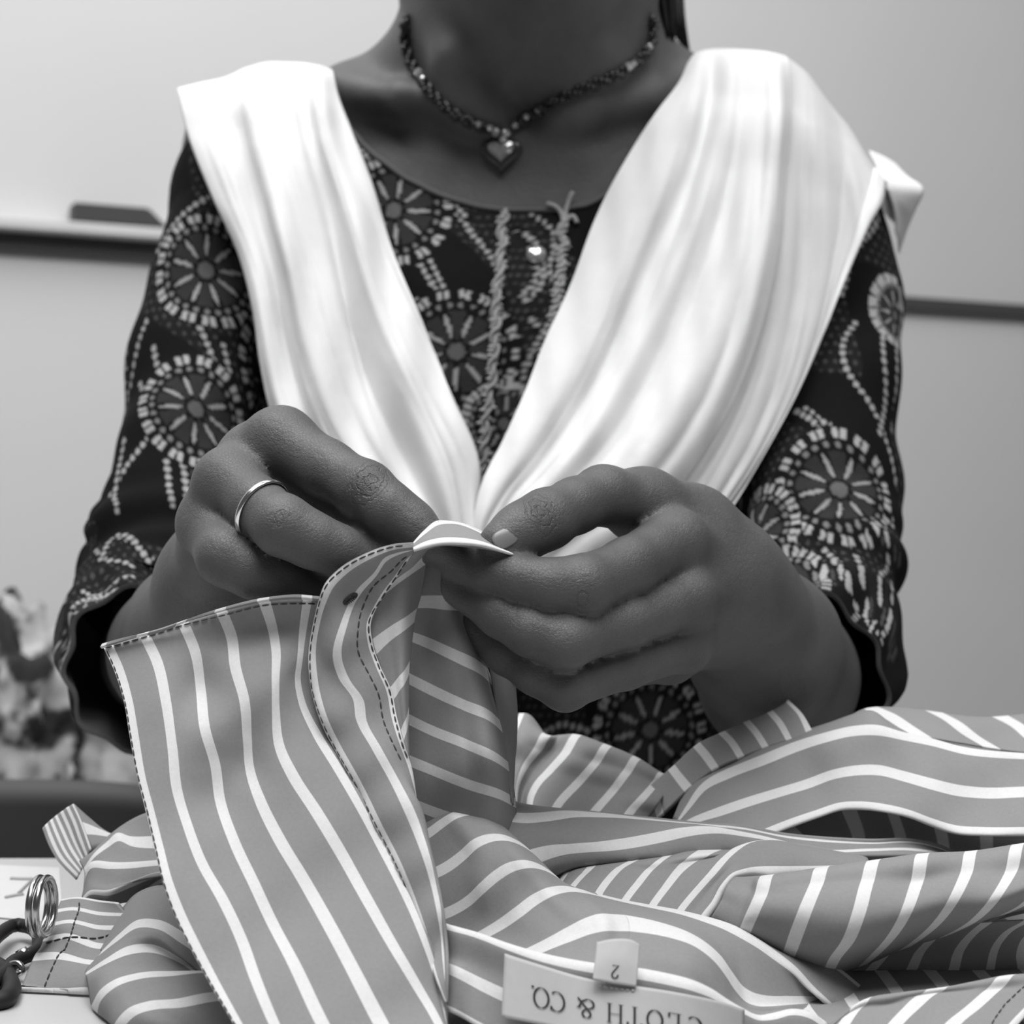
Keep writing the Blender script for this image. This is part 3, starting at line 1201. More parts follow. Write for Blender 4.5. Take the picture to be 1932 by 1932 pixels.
left = Patch([
    (0, '352,230,985 340,185,932 335,168,892 340,195,880 352,245,866 400,370,848 450,480,838 478,590,830 490,680,824 510,775,818 560,900,812 650,1050,808 760,1180,804'),
    (1, '385,220,985 380,170,932 378,158,892 384,185,872 400,250,856 448,390,838 488,510,828 508,630,820 540,790,810 620,960,803 725,1080,800 800,1190,800'),
    (2, '430,215,985 430,160,932 428,146,892 432,180,872 448,255,860 488,400,846 520,520,838 540,650,829 580,800,817 660,950,808 755,1070,804 815,1190,802'),
    (3, '462,205,985 462,145,932 462,130,892 466,170,866 480,255,848 515,400,830 545,520,820 570,660,812 612,800,804 690,935,800 775,1045,798 835,1180,798'),
    (4, '500,205,985 500,135,932 500,119,892 505,170,866 520,255,848 555,400,832 582,520,822 610,660,814 650,800,806 720,925,800 795,1030,798 850,1175,798'),
    (5, '540,205,985 540,135,932 541,118,892 546,170,868 560,255,852 598,400,838 622,520,830 650,650,821 694,790,811 755,910,804 812,1015,800 862,1165,799'),
    (6, '568,205,985 568,135,932 569,119,892 575,170,874 588,255,862 625,400,850 648,520,842 672,640,832 715,780,820 775,900,811 825,1002,804 868,1160,801'),
    (7, '588,205,985 588,138,932 590,122,892 597,170,868 612,255,850 655,395,832 684,500,824 722,620,814 776,760,806 825,885,801 852,985,798 880,1150,797'),
    (8, '606,205,985 606,142,932 608,126,892 617,175,870 636,255,854 680,395,838 712,500,830 755,620,820 812,755,809 862,880,803 878,985,799 892,1150,798'),
    (9, '622,210,985 624,150,932 627,133,892 638,180,876 660,238,862 700,340,850 740,470,838 790,590,828 850,740,816 905,880,808 902,980,803 902,1150,800')],
    nt=140, ns=9, relief=sh_relief(0.4), fold=sh_fold(0.3), by2d=False)
cloth('front_fall', left, M['muslin'], shawl, 0.0008)
right = Patch([
    (0, '1312,190,985 1308,125,950 1305,104,915 1285,150,884 1240,210,866 1170,320,850 1120,420,842 1080,530,836 1030,640,828 990,740,820 950,830,812 912,905,806 895,975,802 905,1110,800'),
    (1, '1328,190,985 1324,115,950 1322,97,910 1310,175,868 1276,280,850 1224,400,836 1172,520,827 1118,640,819 1060,750,810 1002,850,804 945,930,800 912,1000,798 922,1110,798'),
    (2, '1350,190,985 1346,112,950 1346,93,910 1336,190,872 1306,310,856 1256,430,845 1204,550,835 1145,680,825 1078,795,815 1010,885,807 958,948,802 930,1008,800 940,1110,800'),
    (3, '1378,190,985 1374,112,950 1376,93,905 1370,195,862 1345,320,846 1296,450,832 1238,580,822 1170,710,812 1100,820,803 1030,900,799 976,960,796 948,1015,796 958,1110,797'),
    (4, '1404,190,985 1402,112,950 1404,94,905 1402,200,866 1384,330,852 1345,460,840 1292,590,828 1225,720,816 1150,830,806 1070,915,800 1005,975,797 972,1025,796 975,1110,797'),
    (5, '1436,190,985 1436,116,950 1438,97,905 1440,200,860 1428,330,842 1400,465,826 1355,595,816 1292,725,806 1215,840,799 1120,940,795 1040,1005,794 1000,1050,795 990,1120,796'),
    (6, '1462,190,985 1464,120,950 1466,102,905 1472,200,858 1462,330,842 1446,465,828 1412,595,818 1356,730,808 1280,855,800 1185,960,796 1090,1030,795 1040,1080,796 1020,1140,797'),
    (7, '1486,200,985 1490,132,950 1491,112,910 1496,205,876 1486,330,862 1474,465,848 1448,600,836 1400,740,822 1325,875,810 1235,985,803 1135,1065,800 1075,1110,800 1050,1160,800'),
    (8, '1520,240,985 1524,165,950 1522,136,910 1524,220,878 1516,345,864 1504,470,852 1482,600,840 1438,740,826 1366,880,814 1285,995,807 1185,1090,803 1110,1140,802 1080,1180,802'),
    (9, '1560,290,985 1560,215,950 1555,180,910 1562,260,876 1556,370,860 1540,485,850 1516,605,838 1472,740,825 1402,878,813 1320,995,807 1215,1100,803 1135,1160,802 1100,1200,802'),
    (10, '1630,370,985 1618,290,945 1606,245,905 1610,310,874 1600,405,860 1576,505,850 1545,620,840 1500,742,828 1430,870,815 1348,985,808 1245,1095,804 1155,1170,803 1110,1210,802'),
    (11, '1700,430,960 1690,380,915 1672,345,888 1668,372,870 1640,425,856 1590,540,846 1550,640,838 1500,750,828 1440,860,818 1380,960,812 1280,1080,806 1175,1180,803 1120,1225,802')],
    nt=140, ns=9, relief=sh_relief(1.9), fold=sh_fold(1.1), by2d=False)
def strip(p, a, b):
    q = Patch.__new__(Patch)
    q.ns, q.nt, q.W, q.U = p.ns, p.nt, p.W[a:b], p.U[a:b]
    return q


cloth('front_fall', strip(right, 0, 62), M['muslin'], shawl, 0.0008, rim=False)
# the outer edge is a single layer, so thin that the dark kurta shows through a little; its hem is doubled
cloth('single_layer', strip(right, 61, 97), M['sheer'], shawl, 0, rim=False)['label'] = 'thin single layer of the shawl'
cloth('hem', strip(right, 96, 100), M['muslin'], shawl, 0.0008)
flap = Patch([
    (0, '1640,285,930 1660,325,905 1668,345,890 1680,372,892 1688,400,900 1690,440,915'),
    (1, '1665,295,945 1685,325,925 1700,352,905 1702,378,905 1700,410,915 1694,450,925'),
    (2, '1690,310,960 1715,335,940 1742,355,925 1728,392,925 1712,430,930 1696,478,940')], nt=30, ns=8)
cloth('corner', flap, M['muslin'], shawl, 0.0008)
# the part that crosses the back below the neck
back = Patch([
    (0, '352,230,985 480,205 600,205 700,300,1060 1000,360,1075 1300,300,1060 1330,190,985 1480,195 1630,370,985'),
    (1, '340,330,1000 480,300 600,300 700,420,1080 1000,470,1085 1300,420,1080 1330,300,1000 1480,300 1650,450,985'),
    (2, '360,520,1010 480,520 600,520 700,600,1080 1000,640,1090 1300,600,1080 1330,520,1010 1480,520 1600,560,1000')], nt=80, ns=8, by2d=False)
cloth('back_fall', back, M['muslin'], shawl, 0.0008)

# ------------------------------------------------------------------ necklace and ring
nk = empty('necklace', hit(945, 245, BVH)[0], 'dark beaded necklace with a heart pendant lying on the bare throat', 'necklace')
bead_me = MB()
bead_me.ball((0, 0, 0), 0.0019, 10, 7)
bead_me = bead_me.mesh('bead')
bead_dark = plain('dark_bead', 0.02, 0.25, 0.3, 300)
bead_me.materials.append(bead_dark)
gem_me = MB()
gem_me.ball((0, 0, 0), 0.0026, 8, 5)
gem_me = gem_me.mesh('bead')
gem_me.materials.append(M['gem'])
for me in (bead_me,):
    me.polygons.foreach_set('use_smooth', [True] * len(me.polygons))


def inst(name, me, loc, parent, scale=1.0, rot=None):
    o = bpy.data.objects.new(name, me)
    COL.objects.link(o)
    o.parent = parent
    o.location = Vector(loc) - parent.location
    o.scale = (scale,) * 3 if not isinstance(scale, tuple) else scale
    if rot is not None: o.rotation_euler = rot
    return o


for side, path in enumerate(('772,36 768,62 772,95 784,128 802,158 826,185 852,208 880,225 908,238 938,246',
                             '1226,34 1228,62 1222,88 1204,112 1172,134 1138,152 1104,166 1068,182 1030,204 998,222 968,238')):
    c = np.array([[float(v) for v in q.split(',')] for q in path.split()])
    c = resample(np.column_stack([c, np.zeros(len(c))]), 60)
    C = np.array([tuple(hit(x, y, BVH, 1.7)[0]) for x, y, _ in c])
    for k in range(3): C[1:-1] = (C[:-2] + 2 * C[1:-1] + C[2:]) / 4
    S = resample(C, 46, False)
    T, N, B = frames(S)
    b = MB()
    b.tube(S, 0.0012, 6)
    b.build('cord', M['black'], nk)
    for k in range(len(S)):
        for w in (0, 1):
            a = k * 0.9 + w * math.pi
            q = S[k] + (N[k] * math.cos(a) + B[k] * math.sin(a)) * 0.0017
            inst('bead', bead_me, q, nk, random.uniform(0.85, 1.1))
    for k in ((17, 20, 43, 40) if side == 0 else (7, 16, 14, 42, 39)):
        q = S[k] + np.array([0, -0.0022, 0.0003])
        o = inst('bead', gem_me, q, nk, 0.75 if k not in (17, 16) else 1.05, (k, k * 2, 0))
        o['label'] = 'glinting faceted bead'
# pendant
p, n = hit(947, 296, BVH, 3.4)
n = (n + Vector((0, -0.6, 0))).normalized()
Q = n.to_track_quat('Y', 'Z').to_matrix()
up = Vector((0, 0, 1))
up = (up - n * up.dot(n)).normalized()
sd = n.cross(up)
if sd.x < 0: sd = -sd


def heart(t):
    return (16 * math.sin(t)**3 / 16, (13 * math.cos(t) - 5 * math.cos(2 * t) - 2 * math.cos(3 * t) - math.cos(4 * t)) / 16)


def heart_mesh(sc, prof, dz=0.0):
    b = MB()
    V, Fq = [], []
    m = 28
    for (s, z) in prof:
        for j in range(m):
            x, y = heart(2 * math.pi * j / m)
            y += 0.12
            V.append(p + sd * (x * sc * s * 0.001) + up * ((y * sc * s * 0.92 + dz) * 0.001) + n * (z * 0.001))
    for i in range(len(prof) - 1):
        for j in range(m):
            k = (j + 1) % m
            Fq.append((i * m + j, i * m + k, (i + 1) * m + k, (i + 1) * m + j))
    b.add(V, Fq)
    return b


pend = heart_mesh(11.2, [(0.01, -2.2), (0.9, -2.2), (1.0, -1.2), (0.95, 0.0), (0.8, 0.8), (0.01, 1.0)]).build('pendant', plain('dark_enamel', 0.05, 0.25, 0.3, 400, 0.3), nk)
heart_mesh(6.8, [(0.98, 0.8), (1.0, 1.4), (0.62, 2.9), (0.01, 3.2)], 2.2).build('stone', M['gem'], pend, smooth=False)
for (px, py, s) in ((934, 246, 1.0), (952, 250, 0.9), (966, 240, 0.8), (925, 240, .7), (948, 262, 0.9)):
    q, _ = hit(px, py, BVH, 3.2)
    inst('bead', gem_me, q, nk, s, (px, py, 0))['label'] = 'glinting faceted bead'

# ring on the ring finger
a0, a1 = LH['fingers'][2][1][0], LH['fingers'][2][2][0]
a00 = LH['fingers'][2][0][0]
cx = a0 + (a1 - a0) * 0.22
ax = Vector(a1 - a00).normalized()
ax = (ax + Vector((0.10, 0.25, -0.05))).normalized()
Q = ax.to_track_quat('Z', 'Y').to_matrix()
b = MB()
V, Fq = [], []
ns_, nt_ = 64, 10
for i in range(ns_):
    th = 2 * math.pi * i / ns_
    for j in range(nt_):
        ph = 2 * math.pi * j / nt_
        r = 11.1 + 0.6 * math.cos(ph)
        V.append(Vector(cx) + Q @ Vector((r * math.cos(th), r * math.sin(th), 1.15 * math.sin(ph))) * 0.001)
for i in range(ns_):
    for j in range(nt_):
        i2, j2 = (i + 1) % ns_, (j + 1) % nt_
        Fq.append((i * nt_ + j, i2 * nt_ + j, i2 * nt_ + j2, i * nt_ + j2))
b.add(V, Fq)
tag(b.build('finger_ring', M['silver']), 'thin plain silver ring worn on a finger beside the shirt placket', 'ring')

#%%SHIRT
# ------------------------------------------------------------------ the striped shirt
shirt = empty('striped_shirt', (0.0, 0.55, TZ), 'grey shirt with white stripes, folded on the table and held up at its placket', 'shirt')
ST = M['stripe']


def seam(patch, pts, name='stitching', r=0.00026, stitch=0.0024, gap=0.0008, lift=0.0006, parent=None):
    """pts: (row, t) pairs over the patch; a run of separate stitches"""
    q = np.array(pts, float)
    s = np.linspace(0, len(q) - 1, 140)
    ri = np.interp(s, np.arange(len(q)), q[:, 0])
    rt = np.interp(s, np.arange(len(q)), q[:, 1])
    C = []
    for i, t_ in zip(ri, rt):
        p, n = patch.at(i, t_)
        C.append(p + n * lift)
    C = np.array(C)
    L = np.concatenate([[0], np.cumsum(np.linalg.norm(np.diff(C, axis=0), axis=1))])
    b = MB()
    x = 0.0
    while x + stitch < L[-1]:
        e = np.linspace(x, x + stitch, 4)
        seg = np.column_stack([np.interp(e, L, C[:, k]) for k in range(3)])
        b.tube(seg, [r * 0.6, r, r, r * 0.6], 4)
        x += stitch + gap
    o = b.build(name, M['thread'], parent or shirt)
    tag(o, kind='stuff')
    return o


def waves(*terms):
    def f(x, y):
        q = 0
        for (amp, kx, ky, ph) in terms:
            q = q + amp * np.sin(x * kx + y * ky + ph)
        return q
    return f


# A: the front panel held up to the camera
A = Patch([
    (-0.14, '195,1222,560 214,1262 233,1320 245,1390 258,1460 275,1530 292,1600 308,1665 330,1725 358,1785 392,1850 440,1932,470 470,1985,462'),
    (0, '207,1218,560 226,1260 244,1320 256,1390 268,1460 286,1530 303,1600 318,1662 340,1722 369,1782 403,1846 450,1930,470 480,1985,462'),
    (1, '273,1198,558 298,1252,552 313,1322 326,1413,534 333,1488 354,1559 381,1629,512 422,1700 457,1775 482,1846 517,1932,470 545,1990,462'),
    (2, '346,1174,556 369,1232,554 379,1302,551 386,1373,538 406,1443 416,1513,530 442,1589 477,1664,508 512,1740 552,1815 608,1932,470 640,1990,462'),
    (3, '419,1154,553 437,1202,556 444,1257 462,1322,542 467,1393 472,1453,536 492,1513 527,1584,518 572,1659 618,1740 663,1825 718,1932,471 750,1990,462'),
    (4, '499,1134,550 515,1186,555 522,1232 520,1282,545 520,1342 527,1408,536 552,1463 598,1534,522 643,1609 688,1690 733,1770 784,1856 828,1932,476 850,1985,468'),
    (5, '580,1131,548 572,1181,553 565,1242 560,1282,550 567,1322 598,1388,540 638,1453 678,1523,525 718,1599 754,1669 784,1735 808,1800 828,1870 840,1932,482 850,1990,474'),
    (5.6, '603,1134,547 600,1180,552 590,1238 590,1287,549 607,1347 637,1413,540 674,1478 712,1554,525 754,1634 790,1710 815,1770 832,1830 840,1880 844,1932,486 850,1990,480')],
    nt=150, ns=10, relief=waves((1.1, 0.011, 0.019, 0.6), (0.35, 0.03, 0.034, 2.0)))
cloth('front_panel', A, ST, shirt)
seam(A, [(0.62, 0.012), (0.62, 1)])
seam(A, [(0.62, 0.004), (2, 0.006), (4, 0.007), (6.9, 0.007)])
# hem turned over along the top edge of the panel
hemA = Patch([
    (0, '196,1218,559.6 250,1200 300,1186 360,1166 420,1149 500,1131,549 560,1126 604,1130,547'),
    (0.3, '192,1224,559 250,1205 300,1191,556.4 360,1171 420,1154,551.4 500,1136,548.4 560,1131 604,1135,546')], nt=80, ns=5)
hemA.U = None
def hem_mesh(p, rows_u):
    nu, nt = p.W.shape[:2]
    p.U = np.zeros(nu)
    me = p.mesh('hem')
    uv = np.stack([np.broadcast_to(np.interp(np.linspace(0, 1, nt), *rows_u)[None], (nu, nt)), np.zeros((nu, nt))], -1).reshape(-1, 2)
    vi = np.empty(len(me.loops), np.int32)
    me.loops.foreach_get('vertex_index', vi)
    me.uv_layers[0].data.foreach_set('uv', uv[vi].astype(np.float32).ravel())
    return me
o = put('hem', hem_mesh(hemA, ([0, 0.19, 0.37, 0.555, 0.75, 0.945, 1.0], [0, 1, 2, 3, 4, 5, 5.35])), ST, shirt)
o.modifiers.new('thickness', 'SOLIDIFY').thickness = 0.0012

# B: the button placket with its buttonhole
B = Patch([
    (-0.16, '780,1024,540 740,1027 690,1044 640,1073,543 612,1104 604,1126,545 592,1176 583,1232,549 586,1287 601,1347 632,1413,538 666,1473 706,1554,523 747,1634 779,1705,507 805,1780,500 812,1806,497 822,1838,491 842,1890,485'),
    (0.12, '782,1031,540 744,1036 698,1054 652,1083,543 626,1110 616,1132,544 604,1180 597,1234,547 600,1287 615,1345 645,1409,536 681,1473 721,1554,521 759,1630 786,1697,505 809,1768,499 816,1803,496 825,1840,490 842,1890,485'),
    (1, '783,1036,540 752,1042 726,1053 708,1081,543 676,1116 660,1146,546 648,1180 635,1242,543 648,1282 676,1322,540 680,1357 710,1413,531 751,1488 781,1554,515 806,1624 826,1705,503 836,1775,498 840,1825,491 842,1890,485'),
    (1.45, '783,1037,540 760,1049 736,1070,543 698,1100 681,1132,546 668,1177 662,1226,544 682,1270 702,1312,541 708,1355 731,1408,532 763,1472,525 794,1530,519 808,1590,514 824,1660,507 838,1740,501 843,1790,495 844,1828,490 842,1890,485'),
    (1.86, '781,1038,541 766,1054 745,1085,544 720,1120 703,1150,547 691,1178 693,1214,545 709,1259 728,1304,542 738,1352 753,1403,534 770,1455 782,1505,527 795,1570,521 812,1640,515 828,1720,509 837,1780,504 841,1826,497 842,1890,485'),
    (2.14, '782,1034,541 770,1056 752,1084,544 728,1118 711,1148,547 700,1177 703,1213,545 718,1258 738,1302,542 749,1352 763,1403,534 775,1450 783,1505,530 792,1570,527 806,1640,521 820,1720,515 830,1785,509 836,1826,502 842,1890,485')],
    nt=150, ns=9, relief=waves((0.8, 0.03, 0.05, 0.3), (0.5, -0.05, 0.03, 1.2)))
cloth('placket', B, ST, shirt, 0.0011)
seam(B, [(0.45, 0.02), (0.5, 0.88)], r=0.0003)
seam(B, [(3.3, 0.02), (3.35, 0.28), (3.5, 0.5)], r=0.0003)
seam(B, [(4.55, 0.03), (4.55, 0.5)], r=0.0003)
# buttonhole
p, n = hit(660, 1128, BVHTree.FromPolygons([tuple(v) for v in B.W.reshape(-1, 3)],
           [(i * 150 + j, i * 150 + j + 1, (i + 1) * 150 + j + 1, (i + 1) * 150 + j) for i in range(B.W.shape[0] - 1) for j in range(149)]), 0.9)
d1 = (Vector(P(676, 1118, 545)) - Vector(P(650, 1138, 545))).normalized()
d1 = (d1 - n * d1.dot(n)).normalized()
d2 = n.cross(d1)
b = MB()
for k in range(26):
    th = 2 * math.pi * k / 26
    c = p + d1 * (0.0022 * math.cos(th)) + d2 * (0.0004 * math.sin(th))
    r = p + d1 * (0.0030 * math.cos(th)) + d2 * (0.0013 * math.sin(th))
    b.tube([tuple(p + d1 * 0.0020 * math.cos(th)), tuple(c + n * 0.0003), tuple(r)], 0.00022, 4)
b.build('buttonhole', M['thread'], shirt)

# C: cloth turning back behind the placket; D: far side in shade; E: fold over the fingers
Cc = Patch([
    (0.35, '790,1030,541 812,1030,545'),
    (0.62, '745,1085,545 775,1070,545 800,1045,550'),
    (1, '712,1122,548 735,1105 770,1075,548 805,1050,556'),
    (1.5, '695,1165,549 725,1155 765,1135,549 796,1112,557'),
    (2, '706,1222,547 730,1200 760,1178,548 783,1160,555'),
    (2.5, '722,1270,545 740,1252 760,1232,546 776,1212,553'),
    (3, '736,1318,542 748,1302 760,1284,543 771,1262,550'),
    (4, '752,1400,537 760,1385 766,1365,540 770,1345,546'),
    (5, '778,1490,528 776,1475 773,1455,536 771,1430,543')], nt=40, ns=8)
cloth('facing', Cc, ST, shirt)
D = Patch([
    (-0.9, '790,1040,566 830,1040 866,1030,560 900,1040,566'),
    (-0.5, '785,1085,566 820,1092 850,1090,560 880,1080,568'),
    (0, '778,1140,566 810,1138 845,1140,560 880,1140,570'),
    (1, '770,1198,566 810,1214 860,1238,557 905,1262,562 925,1280,575'),
    (2, '765,1277,564 815,1302 870,1328,553 930,1357,557 948,1375,572'),
    (3, '762,1352,562 815,1378 875,1402,550 940,1433,553 962,1450,570'),
    (4, '760,1430,560 815,1452 880,1478,550 945,1500,556 972,1515,572'),
    (5, '770,1512,560 815,1530 880,1552,553 945,1575,560 975,1590,575'),
    (6, '780,1590,560 815,1605 880,1630,556 945,1650,565 975,1660,578')], nt=50, ns=8, relief=waves((1.2, 0.02, 0.03, 0.5)))
cloth('back_panel', D, ST, shirt)
D2 = Patch([
    (0.3, '925,1262,572 935,1330 945,1400,566 958,1470 968,1520,566'),
    (0.5, '950,1270,580 962,1330 972,1395,574 970,1440 968,1500,570'),
    (0.6, '972,1290,590 975,1340 974,1390,585 968,1430 966,1490,580')], nt=40, ns=8)
cloth('facing_edge', D2, ST, shirt)
E = Patch([
    (-0.15, '777,1028,541 800,1002,546 822,984,552 850,984,556 900,998,556 950,1035,553 966,1043,551'),
    (0.12, '778,1030,540 803,1008,544 826,992,550 852,989,554 900,1004,554 950,1038,551 967,1044,549'),
    (0.84, '779,1034,538 800,1023 830,1015,540 870,1015 905,1021,541 945,1036 966,1044,546'),
    (1.14, '781,1040,537 800,1034 832,1027,537 870,1027 905,1030,538 945,1040 967,1047,545'),
    (1.5, '784,1044,545 805,1036 834,1029,547 870,1030 905,1034,549 940,1042 955,1047,552')], nt=60, ns=8)
cloth('fold_over_fingers', E, ST, shirt)

# the heap on the table, from the back to the front
F1 = Patch([
    (-1.2, '958,1530,650 955,1450 958,1400,668 978,1346,690'),
    (-0.55, '966,1520,645 975,1440 990,1380,668 1002,1352,690'),
    (0, '972,1520,645 975,1479 989,1446 1012,1416,664 1034,1388,680 1040,1400,700'),
    (0.5, '982,1530,650 992,1490 1012,1456,662 1040,1420 1064,1388,688 1070,1400,705'),
    (1, '1000,1545,634 1004,1502 1014,1482 1038,1456 1068,1423,656 1094,1388,680 1100,1400,700'),
    (2, '1035,1550,634 1052,1519 1091,1476 1121,1442,656 1150,1408,676 1158,1420,700'),
    (3, '1100,1560,636 1124,1529 1154,1495 1181,1459,656 1204,1431,676 1212,1442,700'),
    (4, '1165,1570,638 1190,1529 1215,1502,648 1234,1480 1250,1460,672 1258,1470,695'),
    (4.6, '1200,1575,640 1225,1540 1245,1512,648 1258,1490 1272,1466,672 1280,1476,690')], nt=60, ns=8, relief=waves((1.5, 0.03, 0.02, 0)))
cloth('shirt_tail', F1, ST, shirt)
F2 = Patch([
    (-0.6, '1150,1560,652 1160,1572 1185,1590,640'),
    (0, '1172,1528,655 1185,1540 1205,1560,642'),
    (1, '1222,1488,658 1237,1508 1246,1540,645'),
    (2, '1268,1450,660 1280,1466 1300,1490,648'),
    (3, '1315,1407,662 1330,1424 1350,1452,650'),
    (4, '1362,1384,664 1380,1402 1398,1430,652'),
    (5, '1408,1363,666 1426,1384 1444,1412,654'),
    (6, '1452,1345,668 1470,1366 1488,1398,656'),
    (6.75, '1478,1330,670 1498,1352 1515,1392,658'),
    (7.1, '1486,1322,672 1512,1348 1534,1385,660')], nt=30, ns=8)
cloth('cuff', F2, ST, shirt, 0.0016)
F3b = Patch([
    (-0.6, '1600,1352,668 1640,1372,650 1670,1392,640 1690,1402,636'),
    (0, '1640,1336,678 1676,1352,668 1706,1371,656 1740,1392,644'),
    (0.5, '1705,1336,690 1740,1352 1775,1378,660 1810,1402,648'),
    (1, '1760,1343,694 1795,1362,680 1829,1388,664 1870,1412,650'),
    (1.5, '1830,1352,696 1865,1368 1900,1396,668 1935,1420,652'),
    (2, '1890,1352,698 1925,1372 1955,1398,670 1985,1420,654'),
    (3, '1990,1340,700 2020,1366 2050,1396,672 2080,1420,656')], nt=40, ns=8, relief=waves((2, 0.03, 0.05, 1.0)))
cloth('sleeve_end', F3b, ST, shirt)
F3 = Patch([
    (0.42, '1270,1545,640 1295,1490,648 1320,1456 1360,1434,660 1401,1420 1451,1400,664 1524,1377 1573,1361,668 1607,1349 1640,1341,664 1690,1372,655 1756,1393,650 1822,1410 1872,1418 1940,1424,645 2060,1428,645'),
    (0.7, '1275,1548,634 1310,1488 1342,1458,650 1385,1438 1450,1412 1524,1387,654 1573,1374 1607,1366,652 1648,1362 1700,1382,646 1756,1397 1822,1414 1872,1421 1940,1426,642 2060,1430,640'),
    (1, '1280,1552,628 1300,1526 1330,1487,640 1375,1464 1441,1438,645 1507,1411 1557,1395,642 1607,1383 1656,1381,640 1706,1391 1756,1401,636 1822,1418 1872,1424 1940,1428,636 2060,1432,634'),
    (2, '1285,1560,616 1305,1550 1358,1532,622 1408,1515 1474,1495,630 1524,1480 1573,1462,628 1623,1454 1656,1454,626 1706,1466 1756,1480,620 1805,1492 1855,1497 1940,1495,616 2060,1494,615'),
    (3, '1300,1620,596 1400,1590,600 1451,1568,604 1491,1552 1540,1535,611 1590,1520 1623,1519,612 1673,1525 1716,1535,608 1756,1550 1805,1565,602 1855,1568 1940,1568,600 2060,1568,600'),
    (3.16, '1300,1632,600 1400,1600,602 1455,1576,606 1495,1560 1542,1543,613 1590,1528 1623,1527,614 1673,1532 1716,1542,610 1756,1558 1805,1573,604 1855,1576 1940,1576,602 2060,1576,602')],
    nt=120, ns=9, relief=waves((1.5, 0.02, 0.03, 0.5), (1.0, 0.045, -0.03, 1.5)))
cloth('back_yoke', F3, ST, shirt)
F4 = Patch([
    (0, '1400,1600,625 1440,1620,640 1460,1650,640'), (1, '1480,1560,640 1530,1610,655 1540,1660,650'), (2, '1600,1520,650 1620,1580,668 1610,1660,655'),
    (3, '1680,1520,655 1700,1590,672 1690,1660,655'), (4, '1770,1545,655 1780,1600,672 1760,1660,655'), (5, '1860,1560,655 1860,1610,670 1840,1660,655'),
    (6, '1960,1560,655 1950,1610,668 1930,1660,655'), (7, '2060,1560,655 2050,1610,668 2040,1660,655')], nt=30, ns=6)
cloth('inside_back', F4, ST, shirt)
F5 = Patch([
    (-0.9, '840,1540,600 880,1520 945,1525 1045,1545 1157,1557 1323,1573 1500,1592 1640,1600,640 1840,1630,640'),
    (-0.45, '850,1510,580 892,1502 945,1506,582 992,1518 1045,1525,588 1091,1530 1157,1537,592 1224,1543 1323,1553,600 1400,1558 1481,1573,606 1557,1580 1640,1584,612 1732,1585,615 1770,1594 1830,1622,618'),
    (0, '870,1535,566 939,1543 985,1548,570 1025,1545 1075,1538,580 1124,1539 1157,1541,585 1224,1548 1323,1558,594 1400,1565 1481,1580,602 1557,1588 1640,1592,608 1725,1591,612 1765,1600 1830,1626,616'),
    (1, '985,1622,562 1012,1611 1045,1602,566 1091,1598 1141,1595,572 1191,1588 1240,1578,580 1290,1567 1340,1563,588 1400,1572 1481,1590,596 1517,1600 1557,1606,600 1640,1604,604 1720,1603,608 1770,1610 1830,1630,612'),
    (1.5, '1035,1652,566 1060,1641 1091,1634,570 1157,1628 1224,1622,576 1290,1616 1350,1608,584 1420,1606 1481,1606,592 1557,1614,596 1640,1616,600 1720,1615,604 1770,1619 1830,1634,608'),
    (1.7, '1040,1660,580 1060,1652 1091,1646,585 1157,1640 1224,1634,590 1290,1628 1350,1622,596 1420,1620 1481,1622,600 1557,1628,604 1640,1630,608 1740,1628,610 1830,1640,612')],
    nt=110, ns=8, relief=waves((0.8, 0.02, 0.03, 0.5)))
cloth('side_fold', F5, ST, shirt)
F7 = Patch([
    (-1, '1000,1702,566 1020,1676 1042,1648,580 1052,1632,592'),
    (0, '1040,1690,560 1058,1665 1075,1640,574 1085,1630,585'),
    (1, '1070,1700,552 1078,1678 1098,1654 1118,1634,572 1130,1622,590'),
    (2, '1120,1712,550 1128,1691 1148,1661 1171,1638 1194,1626,572 1215,1616,592'),
    (3, '1168,1722,548 1179,1701 1204,1668 1224,1644 1254,1620,572 1275,1608,592'),
    (4, '1218,1732,546 1230,1711 1257,1674 1277,1648 1297,1628 1322,1612,572 1345,1600,590'),
    (5, '1268,1742,545 1280,1722 1307,1688 1343,1648,560 1373,1615 1400,1595,574 1430,1588,580 1490,1594,590 1600,1612,600'),
    (5.55, '1292,1750,545 1304,1728 1330,1694 1362,1655 1392,1625,566 1428,1606,573 1480,1606 1540,1614,582 1640,1626,592'),
    (6, '1316,1756,545 1326,1733 1348,1704 1365,1671,556 1385,1651 1408,1646,564 1458,1646 1524,1643,574 1640,1633,588'),
    (6.25, '1326,1762,546 1337,1738 1358,1708 1374,1676,558 1392,1660 1412,1656,568 1460,1654 1524,1651,580 1640,1642,594')],
    nt=70, ns=9, relief=waves((0.7, 0.03, 0.03, 0.5)))
cloth('front_fold', F7, ST, shirt)
F9 = Patch([
    (-0.6, '1560,1880,565 1585,1850 1610,1815,560 1630,1790,556'),
    (0, '1610,1870,566 1630,1843 1650,1823 1673,1797,558 1690,1775,552'),
    (1, '1680,1895,568 1696,1870 1719,1830 1736,1794,560 1756,1772,556 1775,1750,550'),
    (2, '1772,1890,566 1785,1863 1799,1830 1809,1794,560 1835,1760 1860,1740,552'),
    (3, '1858,1880,566 1865,1850 1870,1817 1878,1787,560 1898,1760 1940,1735,552'),
    (4, '1925,1860,566 1928,1822 1925,1802 1932,1776,560 1965,1745 2000,1725,552'),
    (5, '2010,1850,566 2012,1822 2005,1802 2015,1776,560 2045,1745 2070,1725,552')], nt=50, ns=8)
cloth('under_fold', F9, ST, shirt)
